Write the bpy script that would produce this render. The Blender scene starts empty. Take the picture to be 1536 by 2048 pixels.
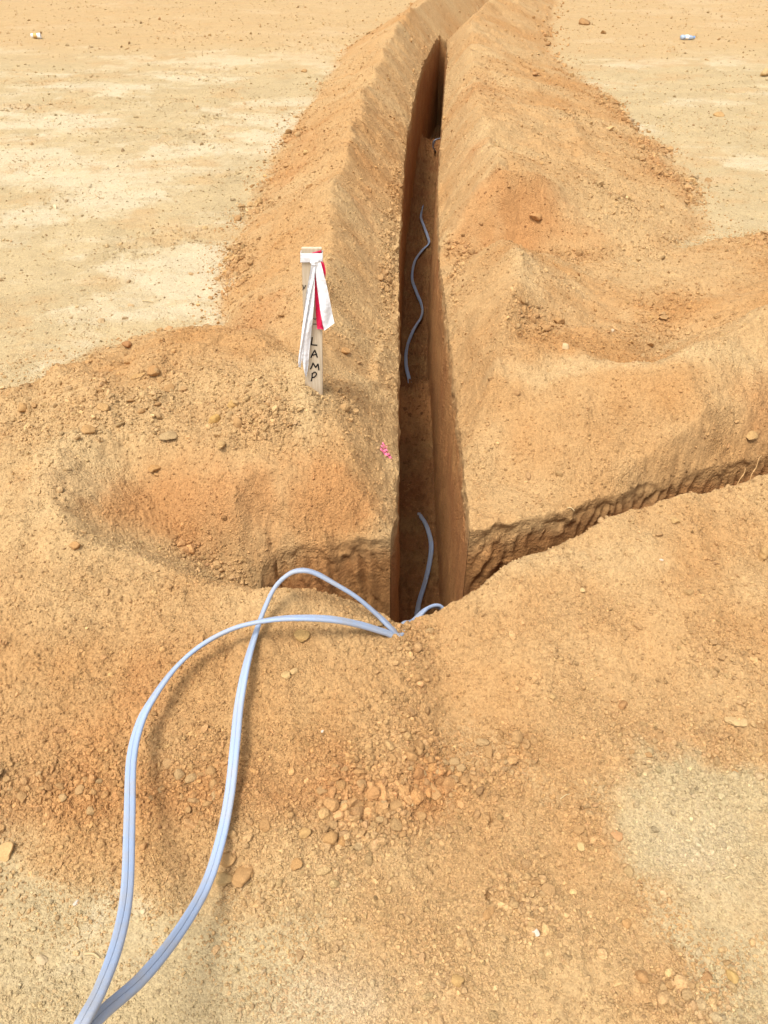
import bpy, math, random
import numpy as np
from mathutils import Vector, Matrix
R = math.radians
SC = bpy.context.scene
# ------------------------------------------------------------------ camera, sky, sun, exposure
CAM_H, PITCH, LENS, SENS = 1.6, 40.0, 26.0, 34.6
cd = bpy.data.cameras.new("camera"); cam = bpy.data.objects.new("camera", cd)
SC.collection.objects.link(cam); SC.camera = cam
cd.sensor_fit = 'VERTICAL'; cd.sensor_height = SENS; cd.sensor_width = SENS*0.75; cd.lens = LENS
cd.clip_start = 0.02; cd.clip_end = 500
cam.location = (0, 0, CAM_H); cam.rotation_euler = (R(90-PITCH), 0, 0)
SUN_EL, SUN_AZ = 66.0, -140.0           # azimuth from +Y towards +X (negative = from the left)
w = bpy.data.worlds.new("World"); SC.world = w; w.use_nodes = True
nt = w.node_tree; bg = nt.nodes["Background"]
sky = nt.nodes.new("ShaderNodeTexSky"); sky.sky_type = 'NISHITA'; sky.sun_disc = False
sky.sun_elevation = R(SUN_EL); sky.sun_rotation = R(SUN_AZ)
sky.air_density = 0.8; sky.dust_density = 4.0; sky.ozone_density = 0.6
hz = nt.nodes.new("ShaderNodeHueSaturation"); hz.inputs["Saturation"].default_value = .35   # thin bright cloud
nt.links.new(sky.outputs[0], hz.inputs["Color"]); nt.links.new(hz.outputs[0], bg.inputs[0]); bg.inputs[1].default_value = 0.15
sd = bpy.data.lights.new("sun", 'SUN'); sun = bpy.data.objects.new("sun", sd); SC.collection.objects.link(sun)
sd.energy = 1.5; sd.angle = R(15); sd.color = (1.0, 0.965, 0.92)
sv = Vector((math.sin(R(SUN_AZ))*math.cos(R(SUN_EL)), math.cos(R(SUN_AZ))*math.cos(R(SUN_EL)), math.sin(R(SUN_EL))))
sun.rotation_euler = sv.to_track_quat('Z', 'Y').to_euler(); sun.location = (0, 0, 6)
SC.view_settings.view_transform = 'Standard'; SC.view_settings.look = 'None'
SC.view_settings.gamma = 1.0; SC.view_settings.exposure = .84
SC.render.engine = 'CYCLES'; SC.cycles.max_bounces = 6; SC.cycles.diffuse_bounces = 4; SC.cycles.use_denoising = True
try: SC.cycles.denoiser = 'OPENIMAGEDENOISE'; SC.cycles.denoising_input_passes = 'RGB_ALBEDO_NORMAL'; SC.cycles.denoising_prefilter = 'ACCURATE'
except Exception: pass

# ------------------------------------------------------------------ numeric helpers
F = 2048*LENS/SENS
CP, SP = math.cos(R(PITCH)), math.sin(R(PITCH))
def at(u, v, z=0.0):
    """world point at height z seen at photo pixel (u, v)"""
    dx, dz = (u-768)/F, (v-1024)/F
    fy, fz = CP - dz*SP, -(SP + dz*CP)
    t = (z-CAM_H)/fz
    return (dx*t, fy*t, z)
def depth_of(x, y, z): return y*CP + (CAM_H-z)*SP

def hsh(ix, iy, seed):
    n = (ix.astype(np.int64)*374761393 + iy.astype(np.int64)*668265263 + seed*1274126177) & 0xFFFFFFFF
    n = ((n ^ (n >> 13))*1274126177) & 0xFFFFFFFF
    n = n ^ (n >> 16)
    return (n & 0xFFFFFF)/float(0xFFFFFF)
def vnoise(x, y, seed=0):
    ix, iy = np.floor(x), np.floor(y); fx, fy = x-ix, y-iy
    fx = fx*fx*fx*(fx*(fx*6-15)+10); fy = fy*fy*fy*(fy*(fy*6-15)+10)
    a, b = hsh(ix, iy, seed), hsh(ix+1, iy, seed)
    c, d = hsh(ix, iy+1, seed), hsh(ix+1, iy+1, seed)
    return ((a+(b-a)*fx)*(1-fy) + (c+(d-c)*fx)*fy)*2-1
def fbm(x, y, seed=0, octs=4, gain=.5):
    s, a, t = 0, 1, 0
    for o in range(octs):
        s = s + a*vnoise(x*2**o+o*17.3, y*2**o-o*9.1, seed+o); t += a; a *= gain
    return s/t
def worley(x, y, seed=0, jit=.9):
    ix, iy = np.floor(x), np.floor(y)
    f1 = np.full(x.shape, 9.0); f2 = np.full(x.shape, 9.0); idv = np.zeros(x.shape)
    for dx in (-1, 0, 1):
        for dy in (-1, 0, 1):
            cx, cy = ix+dx, iy+dy
            px = cx+.5+(hsh(cx, cy, seed)-.5)*jit; py = cy+.5+(hsh(cx, cy, seed+7)-.5)*jit
            d = (px-x)**2+(py-y)**2
            m = d < f1
            f2 = np.where(m, f1, np.minimum(f2, d)); idv = np.where(m, hsh(cx, cy, seed+13), idv)
            f1 = np.where(m, d, f1)
    return np.sqrt(f1), np.sqrt(f2), idv
def sstep(a, b, x):
    t = np.clip((x-a)/(b-a), 0, 1); return t*t*(3-2*t)
def smax(a, b, k):
    h = np.clip(.5+.5*(a-b)/k, 0, 1); return b+(a-b)*h + k*h*(1-h)
def smin(a, b, k): return -smax(-a, -b, k)

# ------------------------------------------------------------------ trench outline (plan, metres)
LEFT_RIM = [(.02,1.77),(.045,1.97),(.055,2.74),(.08,4.13),(.12,5.2),(.175,6.45),(.295,8),(.42,9.3),(.58,10.4),(.69,11.1)]
RIGHT_RIM = [(.27,1.82),(.278,1.97),(.285,2.74),(.30,4.13),(.35,5.2),(.45,6.45),(.565,8),(.675,9.3),(.74,10.4),(.78,11.1)]
VALLEY = [(.74,10.9),(.92,11.6),(1.22,12.8),(1.62,14.6),(2.1,16.6),(2.8,19.5)]
FAR_RIM = [(.27,1.82),(.34,1.83),(.71,1.97),(1.29,2.19),(2.0,2.45),(3.5,3.0),(6.5,4.1)]
NEAR_RIM = [(-.32,1.43),(-.19,1.44),(-.09,1.45),(-.01,1.42),(.035,1.39),(.12,1.43),(.22,1.465),(.27,1.51),(.33,1.58),(.56,1.69),(.67,1.74),(.94,1.82),(1.16,1.89),(2.0,2.19),(3.5,2.75),(6.5,3.85)]
END = [(.02,1.77),(-.20,1.76),(-.34,1.745),(-.375,1.70),(-.39,1.58),(-.37,1.47),(-.32,1.43)]
OUT = LEFT_RIM[::-1] + END[1:] + NEAR_RIM[1:] + FAR_RIM[::-1] + RIGHT_RIM[1:]
OUT = np.array(OUT)
def sdf_raw(x, y):
    """>0 outside the trench, <0 inside (open polyline closed far away)"""
    P = np.vstack([OUT, OUT[:1]]); n = len(P)-1
    d = np.full(x.shape, 1e9); ins = np.zeros(x.shape, bool)
    for i in range(n):
        ax, ay = P[i]; bx, by = P[i+1]
        c = ((ay > y) != (by > y)) & (x < (bx-ax)*(y-ay)/((by-ay) if by != ay else 1e-9)+ax)
        ins ^= c
        if ax > 6.4 and bx > 6.4: continue
        ex, ey = bx-ax, by-ay
        t = np.clip(((x-ax)*ex+(y-ay)*ey)/(ex*ex+ey*ey), 0, 1)
        d = np.minimum(d, (x-ax-t*ex)**2+(y-ay-t*ey)**2)
    d = np.sqrt(d)
    return np.where(ins, -d, d)
def rim_noise(x, y):
    arms = np.where((y < 3) & ((x > .35) | (x < -.05)), 1.0, 0.0)*(~near_side(x, y))
    pin = 1-sum(np.exp(-((x-cx_)**2+(y-cy_)**2)/.05**2) for cx_, cy_ in ((.02,1.77),(.27,1.82),(-.32,1.43)))
    return pin*(.007*fbm(x*9, y*9, 51, 3) + .005*fbm(x*45, y*45, 57, 2) + arms*np.where(x > 0, .012, .022)*fbm(x*5, y*5, 58, 3))
def sdf(x, y): return sdf_raw(x, y) + rim_noise(x, y)

# ------------------------------------------------------------------ spoil heaps: ridges (x, y, crest height, slope left of travel, slope right of travel)
RIDGES = [
 [(-.24,2.15,.29,.6,.9),(-.27,2.5,.25,.6,.9),(-.25,3.1,.27,.58,.9),(-.28,4.08,.30,.55,.9),(-.2,5.2,.29,.52,.9),(-.17,6.32,.29,.5,.85),(0,8,.29,.5,.85),(.146,9.76,.30,.5,.85),(.82,12.7,.3,.5,.85),(1.4,15.5,.3,.5,.8),(2.1,18.8,.3,.5,.8)],
 [(-.25,2.3,.28,.2,.6),(-.45,2.58,.27,.15,.6),(-.6,2.67,.27,.15,.55),(-.89,2.65,.2,.15,.5),(-1.14,2.55,.12,.15,.5),(-1.5,2.4,.1,.2,.4)],
 [(-.24,2.12,.28,.75,.3),(-.40,2.02,.23,.85,.12),(-.52,1.97,.215,.95,.08),(-.82,2.03,.235,1.0,.08),(-.985,1.91,.25,.6,.35),(-.95,1.70,.22,.5,.38),(-.84,1.56,.20,.65,.26),(-.73,1.54,.18,.65,.24),(-.59,1.49,.16,.6,.23),(-.45,1.41,.17,.7,.25),(-.32,1.37,.17,.8,.25),(-.19,1.39,.16,.8,.24),(-.09,1.39,.11,.8,.2),(-.01,1.37,.06,.8,.12),(.035,1.35,.035,.5,.06)],
 [(.10,1.385,.04,.5,.06),(.22,1.42,.055,.8,.08),(.25,1.46,.10,.8,.13),(.33,1.53,.13,.8,.17),(.56,1.63,.135,.8,.17),(.67,1.69,.17,.8,.22),(.94,1.77,.17,.8,.2),(1.16,1.84,.18,.8,.2),(1.6,2.0,.18,.8,.2),(2.4,2.28,.15,.8,.2),(4.5,3.05,.15,.8,.2)],
 [(.42,2.5,.20,.95,.4),(.44,2.66,.22,.95,.45),(.5,2.95,.25,.95,.5),(.6,3.28,.29,.9,.5),(.58,3.55,.24,.9,.4),(.55,3.75,.16,.9,.4)],
 [(.62,4.27,.34,1.0,1.1),(.63,4.5,.39,1.1,.36),(.62,5.2,.32,.9,.22),(.68,6.2,.29,.9,.20),(.8,8,.29,.9,.24),(1.0,10.1,.30,.9,.35),(1.60,12.9,.3,.9,.4),(2.15,15.7,.3,.9,.4),(2.9,18.7,.3,.9,.4)],
 [(.42,2.5,.2,.2,.6),(.55,2.56,.23,.25,.5),(.68,2.62,.245,.3,.45),(.77,2.47,.25,.7,.47),(1.0,2.42,.245,.7,.5),(1.24,2.53,.27,.7,.52),(1.42,2.64,.31,.7,.6),(2,2.85,.31,.45,.6),(3.2,3.3,.3,.45,.6)],
 [(1.62,3.08,.24,.5,.5),(2.4,3.3,.28,.5,.5)],
 [(1.2,4.85,.20,.3,.3),(1.35,6.0,.20,.3,.28)],
 [(.62,4.27,.34,.4,1.1),(.95,4.33,.27,.35,1.0),(1.25,4.40,.17,.3,.7),(1.55,4.5,.09,.3,.4)],
 [(.8,3.2,.09,.1,.1),(1.5,3.5,.08,.1,.1),(2.6,3.9,.10,.12,.12)],
]
def ridge(x, y, pts, far=.6):
    best = np.full(x.shape, -9.0)
    for (a, b) in zip(pts[:-1], pts[1:]):
        ex, ey = b[0]-a[0], b[1]-a[1]; L = math.hypot(ex, ey)
        t = np.clip(((x-a[0])*ex+(y-a[1])*ey)/(L*L), 0, 1)
        dx, dy = x-a[0]-t*ex, y-a[1]-t*ey
        d = np.sqrt(dx*dx+dy*dy)+1e-6
        side = .5+.5*np.clip((ex*dy-ey*dx)/L/d*1.0, -1, 1)
        h = a[2]+(b[2]-a[2])*t
        sl = a[3]+(b[3]-a[3])*t; sr = a[4]+(b[4]-a[4])*t
        s = sr+(sl-sr)*side
        best = np.maximum(best, h - s*(np.sqrt(d*d+.00008)-.0089) - .6*np.maximum(d-far, 0))
    return best
REACH = [.7, .5, .7, .85, .7, 1.25, .9, .8, .8, .6, .5]
_nx = np.array([p[0] for p in NEAR_RIM]); _ny = np.array([p[1] for p in NEAR_RIM])
def near_side(x, y): return y < np.interp(x, _nx, _ny)+.03
def spoil_height(x, y):
    # slow wobble of the plan so that crests are not straight
    wx = x + .018*vnoise(x*1.7+3, y*1.7, 5) + .016*vnoise(x*6, y*6, 6)
    wy = y + .03*vnoise(x*1.9, y*1.9+8, 7) + .012*vnoise(x*7, y*7, 8)
    near = (y < 2.0)
    wx = np.where(near, x+.3*(wx-x), wx); wy = np.where(near, y+.3*(wy-y), wy)
    s = np.zeros(x.shape)-.14
    for r, fr in zip(RIDGES, REACH): s = smax(s, ridge(wx, wy, r, fr), .010)
    return s
def ground(x, y, sd=None, detail=True):
    """returns z, spoil height, trench distance, rubble mask"""
    if sd is None: sd = sdf(x, y)
    s = spoil_height(x, y)
    und = .018*fbm(x*.8, y*.8, 21, 3)*sstep(1.0, 3.0, np.hypot(x, y-1))
    sp = sstep(-.015, .03, s)                        # on the heaps
    zs = np.maximum(s, 0)
    zs = zs*(1+.18*fbm(x*2.6, y*2.6, 31, 2)) + sp*(.012*fbm(x*6, y*6, 32, 3))
    # streaks that run down the slope of the long side ridges
    long_ = sstep(2.2, 3.0, y)*sstep(.05, .12, zs)
    zs = zs + long_*(.012*fbm(x*5, y*16+x*5, 33, 3)+.007*vnoise(x*12, y*60+x*9, 34))
    face = sstep(1.7, 1.9, y)*sstep(2.7, 2.4, y)*sstep(.03, .1, zs)
    zs = zs + face*(.010*fbm(x*16, y*5, 36, 3) + .008*fbm(x*9, y*9, 38, 4))
    f4, f5, id4 = worley(x*8+.5*fbm(x*9, y*9, 95, 2), y*8, 96)
    zs = zs + sp*.020*(id4-.5)*sstep(.0, .25, f5-f4)*sstep(.0, .5, fbm(x*1.7, y*1.7, 97, 3))
    zs = zs + sp*.022*np.abs(fbm(x*9, y*9, 37, 4))*sstep(-.3, .4, fbm(x*2, y*2, 82, 3))
    # limited by the slope rising from the trench edge
    nearside = near_side(x, y)
    sl = np.where(nearside, 4.0, np.where(x > np.interp(y, [0, 5.2, 6.45, 8, 9.8, 11.1, 12.8, 16.6, 19.5], [.16, .23, .31, .43, .59, .78, 1.22, 2.1, 2.8]), 1.35, 1.05)) + .0
    lim = .008 + .03*sstep(.3, .5, x)*sstep(.0, .1, sd)*(y > 1.8)*(y < 4) + sl*np.maximum(sd, 0) + .012*fbm(x*7, y*7, 35, 2)
    dv = np.full(x.shape, 9.0)
    for (a_, b_) in zip(VALLEY[:-1], VALLEY[1:]):
        ex, ey = b_[0]-a_[0], b_[1]-a_[1]; t_ = np.clip(((x-a_[0])*ex+(y-a_[1])*ey)/(ex*ex+ey*ey), 0, 1)
        dv = np.minimum(dv, np.hypot(x-a_[0]-t_*ex, y-a_[1]-t_*ey))
    lim = np.where(y > 10.8, np.minimum(lim, -.12+1.05*dv+.02*fbm(x*4, y*4, 39, 3)), lim)
    z = np.where(s > -.04, smin(zs, lim, .012), zs) + und
    z = z - .15*np.exp(-((x+.42)/.17)**2-((y-1.63)/.10)**2) - .05*np.exp(-((x+.68)/.16)**2-((y-1.72)/.09)**2)
    tr = np.zeros(x.shape)
    for (px, py, ang, a_, b_, dp) in PRINTS:          # shallow boot prints in the loose soil
        ca, sa = math.cos(ang), math.sin(ang)
        q = np.sqrt((((x-px)*ca+(y-py)*sa)/a_)**2+((-(x-px)*sa+(y-py)*ca)/b_)**2) + .10*vnoise(x*14, y*14, 88)
        k = sstep(1.08, .80, q+.12*vnoise(x*30, y*30, 87)); tr = np.maximum(tr, k); z = z - dp*k + .15*dp*np.exp(-((q-1.2)/.2)**2)
    for (x0, y0, x1, y1, wd) in CRACKS:
        t_ = np.clip(((x-x0)*(x1-x0)+(y-y0)*(y1-y0))/((x1-x0)**2+(y1-y0)**2), 0, 1)
        dd = np.hypot(x-x0-t_*(x1-x0)+.004*vnoise(x*70, y*70, 89), y-y0-t_*(y1-y0))
        z = z - .022*np.exp(-(dd/(wd*(1.1-np.abs(2*t_-1)**2)))**2)
    f1, f2, idv = worley(x*22, y*22, 41)
    rub = rubble(x, y, s, sd)
    if detail:
        # broken lip of the trench
        lip = sstep(.12, .01, sd)*sstep(-.01, .0, sd+.01)
        z = z + lip*(.015*fbm(x*28, y*28, 42, 3) + .015*(idv-.5)*sstep(.02, .2, f2-f1))*np.where(nearside, .35, np.where((x > .3) & (y < 3), .7, 1))
        g1, g2, gid = worley(x*75+.3*vnoise(x*60, y*60, 3), y*75, 43)
        h1, h2, hid = worley(x*150, y*150, 44)
        big = np.clip(.6-f1, 0, 1)*sstep(.55, .9, idv)
        rub = rub*(1-.9*tr)
        z = z + rub*(.020*big + .010*np.clip(.62-g1, 0, 1)*(.4+gid)) + sp*.013*np.clip(.6-g1, 0, 1)*(.2+gid)*sstep(-.5, .5, fbm(x*5, y*5, 45, 4)) + sp*.014*big*sstep(-.1, .5, fbm(x*4, y*4, 55, 3)) + .003*np.clip(.6-h1, 0, 1)*(.3+.7*np.maximum(sp, .5*(vnoise(x*5, y*5, 46) > .1)))
        z = z + sp*.008*fbm(x*22, y*22, 47, 4, .6)
        hard = 1-sp
        rough = sstep(.05, .45, fbm(x*1.6+4, y*2.6, 48, 4))
        z = z + hard*(.005*fbm(x*9, y*13, 49, 3)*(1+1.5*rough) + rough*(.010+.012*sstep(2, 5, y))*np.clip(.6-f1, 0, 1)*sstep(.5, .9, idv) + .012*sstep(3, 6, y)*rough*fbm(x*5, y*7, 50, 3))
        crk = np.abs(fbm(x*4.3+9, y*4.3, 81, 4)); z = z - hard*.006*sstep(.02, .0, crk)*rough
    return z, s, sd, rub
PRINTS = []
for (u, v, su, sv, ang, dp) in [(245,1325,62,95,.1,.010),(940,1455,70,95,.0,.008),(1010,1265,80,40,.3,.008),(905,1680,85,95,-.2,.009),(1245,1905,80,90,.2,.008),(1240,2030,100,60,0,.008),(620,860,30,45,0,.0),(1150,1720,70,60,.4,.006),(560,1560,40,60,.2,.004)]:
    p = at(u, v, .03); q = depth_of(p[0], p[1], 0)/F
    PRINTS.append((p[0], p[1], ang, su*q, sv*q*1.1, dp*1.0))
CRACKS = []
for (u0, v0, u1, v1, wd) in [(986,1755,976,1790,.004),(1166,1595,1165,1612,.0025),(985,1610,984,1640,.003),(1050,1625,1060,1636,.002),(180,1243,205,1240,.003),(855,1705,870,1730,.002)]:
    a0, a1 = at(u0, v0, .04), at(u1, v1, .04); CRACKS.append((a0[0], a0[1], a1[0], a1[1], wd))
def rubble(x, y, s, sd):
    foot = np.maximum(sstep(-.03, .01, s), .55*sstep(-.12, -.01, s)**2)*sstep(.10, .02, s)
    n = sstep(-.15, .4, fbm(x*3+1, y*3, 61, 3))
    n2 = sstep(.0, .45, fbm(x*2.1+5, y*2.1+2, 62, 3))
    r = foot*(.35+.65*n)*np.where(y > 2.1, 1, .8)
    # plateau of the left mound, pit on the right, patches of the near mound
    def blob(cx, cy, rx, ry): return np.exp(-(((x-cx)/rx)**2+((y-cy)/ry)**2))
    r = np.maximum(r, .9*blob(-.95, 2.25, .4, .3)*sstep(1.9, 2.05, y)); r = np.maximum(r, .8*blob(-.45, 2.15, .25, .2)*sstep(1.93, 2.0, y))
    r = np.maximum(r, 1.0*blob(.60, 2.82, .10, .16)); r = np.maximum(r, .8*blob(1.05, 2.8, .12, .2)); r = np.maximum(r, .8*blob(1.45, 2.85, .12, .12))
    r = np.maximum(r, .8*blob(.62, 1.02, .2, .12)); r = np.maximum(r, .95*blob(-.1, .90, .24, .10)); r = np.maximum(r, .9*blob(.10, .93, .04, .08))
    r = np.maximum(r, .95*blob(-.6, .92, .4, .10)); r = np.maximum(r, .9*blob(.55, .5, .12, .10)); r = np.maximum(r, .7*blob(.12, .6, .12, .1))
    r = np.maximum(r, .6*blob(.85, 1.3, .25, .2)*n2)
    r = np.maximum(r, .9*blob(1.35, 4.5, .2, .25)); r = np.maximum(r, .8*blob(1.8, 5.6, .25, .9))
    r = np.maximum(r, 1.0*blob(-.13, 2.27, .06, .12)); r = np.maximum(r, .95*blob(.60, .56, .17, .13)*n2)
    n4 = sstep(-.1, .5, fbm(x*3.3+7, y*2.2, 64, 4))
    r = np.maximum(r, .75*blob(1.3, 6.2, .5, 1.8)*n4); r = np.maximum(r, .6*blob(1.1, 3.5, .5, .5)*n4); r = np.maximum(r, .5*blob(-.6, 5.0, .2, 2.5)*n4)
    r = r*(1-.95*blob(.40, 2.1, .28, .25))
    return np.clip(r*(.5+.7*n), 0, 1)*sstep(.0, .05, sd)

# colours (linear) of the soil types
def lin(r, g, b):
    f = lambda c: (c/255/12.92) if c/255 <= .04045 else ((c/255+.055)/1.055)**2.4
    return np.array([f(r), f(g), f(b)])
PALE, WHITE, TAN = lin(173,152,113), lin(192,177,146), lin(176,145,101)
BROWN, ORANGE, CLAY = lin(167,126,79), lin(165,118,72), lin(150,99,60)
def soil_colour(x, y, s, rub, sd):
    sp = sstep(-.04, .03, s + .05*fbm(x*5, y*5, 71, 5, .65))
    n = fbm(x*1.4, y*1.9, 72, 4)[:, None]; n3 = fbm(x*6, y*6, 73, 3)[:, None]
    def blob(cx, cy, rx, ry, q=0): return (np.exp(-(((x-cx)/rx)**2+((y-cy)/ry)**2)))[:, None]
    pale = PALE*(1+.10*n3)
    wmask = sstep(.02, .5, fbm(x*1.1+7+.3*n3[:, 0], y*1.6, 74, 7, .7)*1.1 + .25*np.exp(-((y-6)/3)**2)*(x < 0) - .02)[:, None]
    pale = pale*(1-.7*wmask)+WHITE*.7*wmask
    dk = sstep(.08, .5, fbm(x*2.2+3, y*3.0, 75, 6, .65))[:, None]; pale = pale*(1-.6*dk)+TAN*.97*.6*dk
    far = sstep(8.5, 11, y+.6*n[:, 0])[:, None]
    pale = pale*(1-.7*far)+TAN*.7*far
    m = np.clip(.45+.8*n+.35*n3, 0, 1)
    spoil = TAN*(1-m)+BROWN*m
    # soil tinted redder in patches on some faces
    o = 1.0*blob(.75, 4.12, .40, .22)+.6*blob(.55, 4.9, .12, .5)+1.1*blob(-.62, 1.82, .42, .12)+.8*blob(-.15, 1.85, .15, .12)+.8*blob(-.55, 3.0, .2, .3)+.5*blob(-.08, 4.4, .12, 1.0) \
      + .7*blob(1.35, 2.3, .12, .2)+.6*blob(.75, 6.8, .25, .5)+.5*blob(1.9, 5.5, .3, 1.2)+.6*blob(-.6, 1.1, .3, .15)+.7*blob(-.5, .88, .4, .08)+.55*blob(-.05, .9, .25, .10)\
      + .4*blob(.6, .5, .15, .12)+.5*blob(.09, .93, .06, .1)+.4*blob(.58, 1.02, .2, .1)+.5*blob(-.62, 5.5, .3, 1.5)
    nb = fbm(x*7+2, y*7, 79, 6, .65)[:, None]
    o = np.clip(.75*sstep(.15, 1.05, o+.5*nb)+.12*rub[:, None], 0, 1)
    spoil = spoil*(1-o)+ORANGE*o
    # dry pale crust along the crests
    c = (1.0*blob(-.95, 1.85, .14, .25)+.8*blob(-.25, 2.12, .12, .2)+.8*blob(.62, 2.5, .3, .08)+.7*blob(1.05, 2.47, .4, .06)+.6*blob(1.0, 3.1, .35, .3)+.8*blob(.6, 3.2, .1, .25)+.6*blob(.62, 5.0, .08, 1.2)
         +.6*blob(.5, 1.55, .5, .1)+.5*blob(-.25, 1.35, .35, .06)+.6*blob(.02, 2.0, .06, .5))
    c = sstep(.15, 1.0, c-.5*nb)*.6
    spoil = spoil*(1-c)+(PALE*.6+TAN*.5)*c
    sp = np.maximum(sp, sstep(.40, .12, sd+.08*n3[:, 0]))[:, None]
    # trampled brown soil in front, bare pale ground left and right of it
    fr = 1.0*blob(.28, .62, .42, .42)*(1-blob(.75, .80, .22, .22))
    n9 = fbm(x*9, y*9, 78, 5, .6)[:, None]
    fr = sstep(.40, .62, fr+.35*n9)*(y < 1.5)[:, None]
    sp = np.maximum(sp, fr)
    sp = sp*(1-sstep(.35, .75, 1.2*blob(.72, .82, .22, .22)+.35*n9)*(y < 1.3)[:, None])
    col = pale*(1-sp)+spoil*sp
    ds = (.5*blob(-.08, .50, .14, .07)+.4*blob(.68, .8, .1, .1))*(1+.8*n3)
    ds = .6*np.clip(ds*(1+1.2*n9), 0, 1); col = col*(1-ds)+WHITE*ds
    return np.clip(col, .01, .9)

# ------------------------------------------------------------------ mesh helpers
def mesh_np(name, V, Fq, mat=None, col=None, smooth=True):
    me = bpy.data.meshes.new(name); V = np.asarray(V, np.float32); Fq = np.asarray(Fq, np.int32)
    k = Fq.shape[1]
    me.vertices.add(len(V)); me.vertices.foreach_set("co", V.ravel())
    me.loops.add(Fq.size); me.loops.foreach_set("vertex_index", Fq.ravel())
    me.polygons.add(len(Fq)); me.polygons.foreach_set("loop_start", np.arange(0, Fq.size, k, dtype=np.int32))
    try: me.polygons.foreach_set("loop_total", np.full(len(Fq), k, np.int32))
    except Exception: pass
    me.polygons.foreach_set("use_smooth", np.full(len(Fq), smooth, bool))
    if col is not None:
        ca = me.attributes.new("soil", 'FLOAT_COLOR', 'POINT')
        c4 = np.ones((len(V), 4), np.float32); c4[:, :3] = col; ca.data.foreach_set("color", c4.ravel())
    me.update(calc_edges=True)
    if mat: me.materials.append(mat)
    return me
def link(name, me, parent=None, **props):
    o = bpy.data.objects.new(name, me); SC.collection.objects.link(o)
    if parent: o.parent = parent
    for k, v in props.items(): o[k] = v
    return o
def grid_faces(nr, nc):
    i = np.arange(nr*nc).reshape(nr, nc)
    return np.stack([i[:-1, :-1].ravel(), i[:-1, 1:].ravel(), i[1:, 1:].ravel(), i[1:, :-1].ravel()], 1)

# ------------------------------------------------------------------ materials
def new_mat(name, rough=.9, spec=.2):
    m = bpy.data.materials.new(name); m.use_nodes = True
    b = m.node_tree.nodes["Principled BSDF"]; b.inputs["Roughness"].default_value = rough
    b.inputs["Specular IOR Level"].default_value = spec
    return m, m.node_tree, b
def soil_mat(name, scale=1.0, bump=1.0, contrast=1.0):
    m, t, b = new_mat(name, .97, .12)
    N, L = t.nodes.new, t.links.new
    at_ = N("ShaderNodeAttribute"); at_.attribute_name = "soil"
    tc = N("ShaderNodeTexCoord")
    n1 = N("ShaderNodeTexNoise"); n1.inputs["Scale"].default_value = 60*scale; n1.inputs["Detail"].default_value = 6; n1.inputs["Roughness"].default_value = .7
    n2 = N("ShaderNodeTexNoise"); n2.inputs["Scale"].default_value = 420*scale; n2.inputs["Detail"].default_value = 3
    v1 = N("ShaderNodeTexVoronoi"); v1.inputs["Scale"].default_value = 130*scale; v1.feature = 'SMOOTH_F1'
    v2 = N("ShaderNodeTexVoronoi"); v2.inputs["Scale"].default_value = 260*scale
    n3 = N("ShaderNodeTexNoise"); n3.inputs["Scale"].default_value = 7*scale; n3.inputs["Detail"].default_value = 5
    for n in (n1, n2, v1, v2, n3): L(tc.outputs["Object"], n.inputs["Vector"])
    def math_(op, a, b_=None):
        n = N("ShaderNodeMath"); n.operation = op
        for k, q in enumerate((a, b_)):
            if q is None: continue
            if isinstance(q, (int, float)): n.inputs[k].default_value = q
            else: L(q, n.inputs[k])
        return n.outputs[0]
    # tone variation: grains lighter and darker than the mass
    g = math_('MULTIPLY_ADD', n1.outputs[0], .55*contrast); 
    t.nodes[-1].inputs[2].default_value = 1-.275*contrast
    sep = N("ShaderNodeSeparateColor"); L(v2.outputs["Color"], sep.inputs[0])
    g2 = math_('MULTIPLY_ADD', sep.outputs[0], .30*contrast); t.nodes[-1].inputs[2].default_value = 1-.15*contrast
    # the last node created by math_ is the multiply-add itself
    g = math_('MULTIPLY', g, g2)
    n3v = math_('MULTIPLY_ADD', n3.outputs[0], .3); t.nodes[-1].inputs[2].default_value = .85
    g = math_('MULTIPLY', g, n3v)
    mix = N("ShaderNodeVectorMath"); mix.operation = 'SCALE'
    L(at_.outputs["Color"], mix.inputs[0]); L(g, mix.inputs["Scale"])
    L(mix.outputs[0], b.inputs["Base Color"])
    h = math_('MULTIPLY', v1.outputs["Distance"], -.9)
    h2 = math_('MULTIPLY', v2.outputs["Distance"], -.4)
    h = math_('ADD', h, h2); h = math_('ADD', h, math_('MULTIPLY', n1.outputs[0], .7)); h = math_('ADD', h, math_('MULTIPLY', n2.outputs[0], .35))
    bp = N("ShaderNodeBump"); bp.inputs["Distance"].default_value = .006*bump/scale
    mr = N("ShaderNodeMapRange"); mr.inputs[1].default_value = .38; mr.inputs[2].default_value = .62; mr.inputs[3].default_value = .35; mr.inputs[4].default_value = 1.0
    L(n3.outputs[0], mr.inputs[0]); L(mr.outputs[0], bp.inputs["Strength"])
    L(h, bp.inputs["Height"]); L(bp.outputs[0], b.inputs["Normal"])
    return m
M_GROUND = soil_mat("loose_soil"); M_CLOD = soil_mat("clod_soil", 1.3, .7); M_LUMP = soil_mat("clod_surface", .05, .014, 1.0)
def wall_mat():
    m = soil_mat("cut_clay", .8, .8, 1.0)
    return m
M_WALL = wall_mat()
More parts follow.
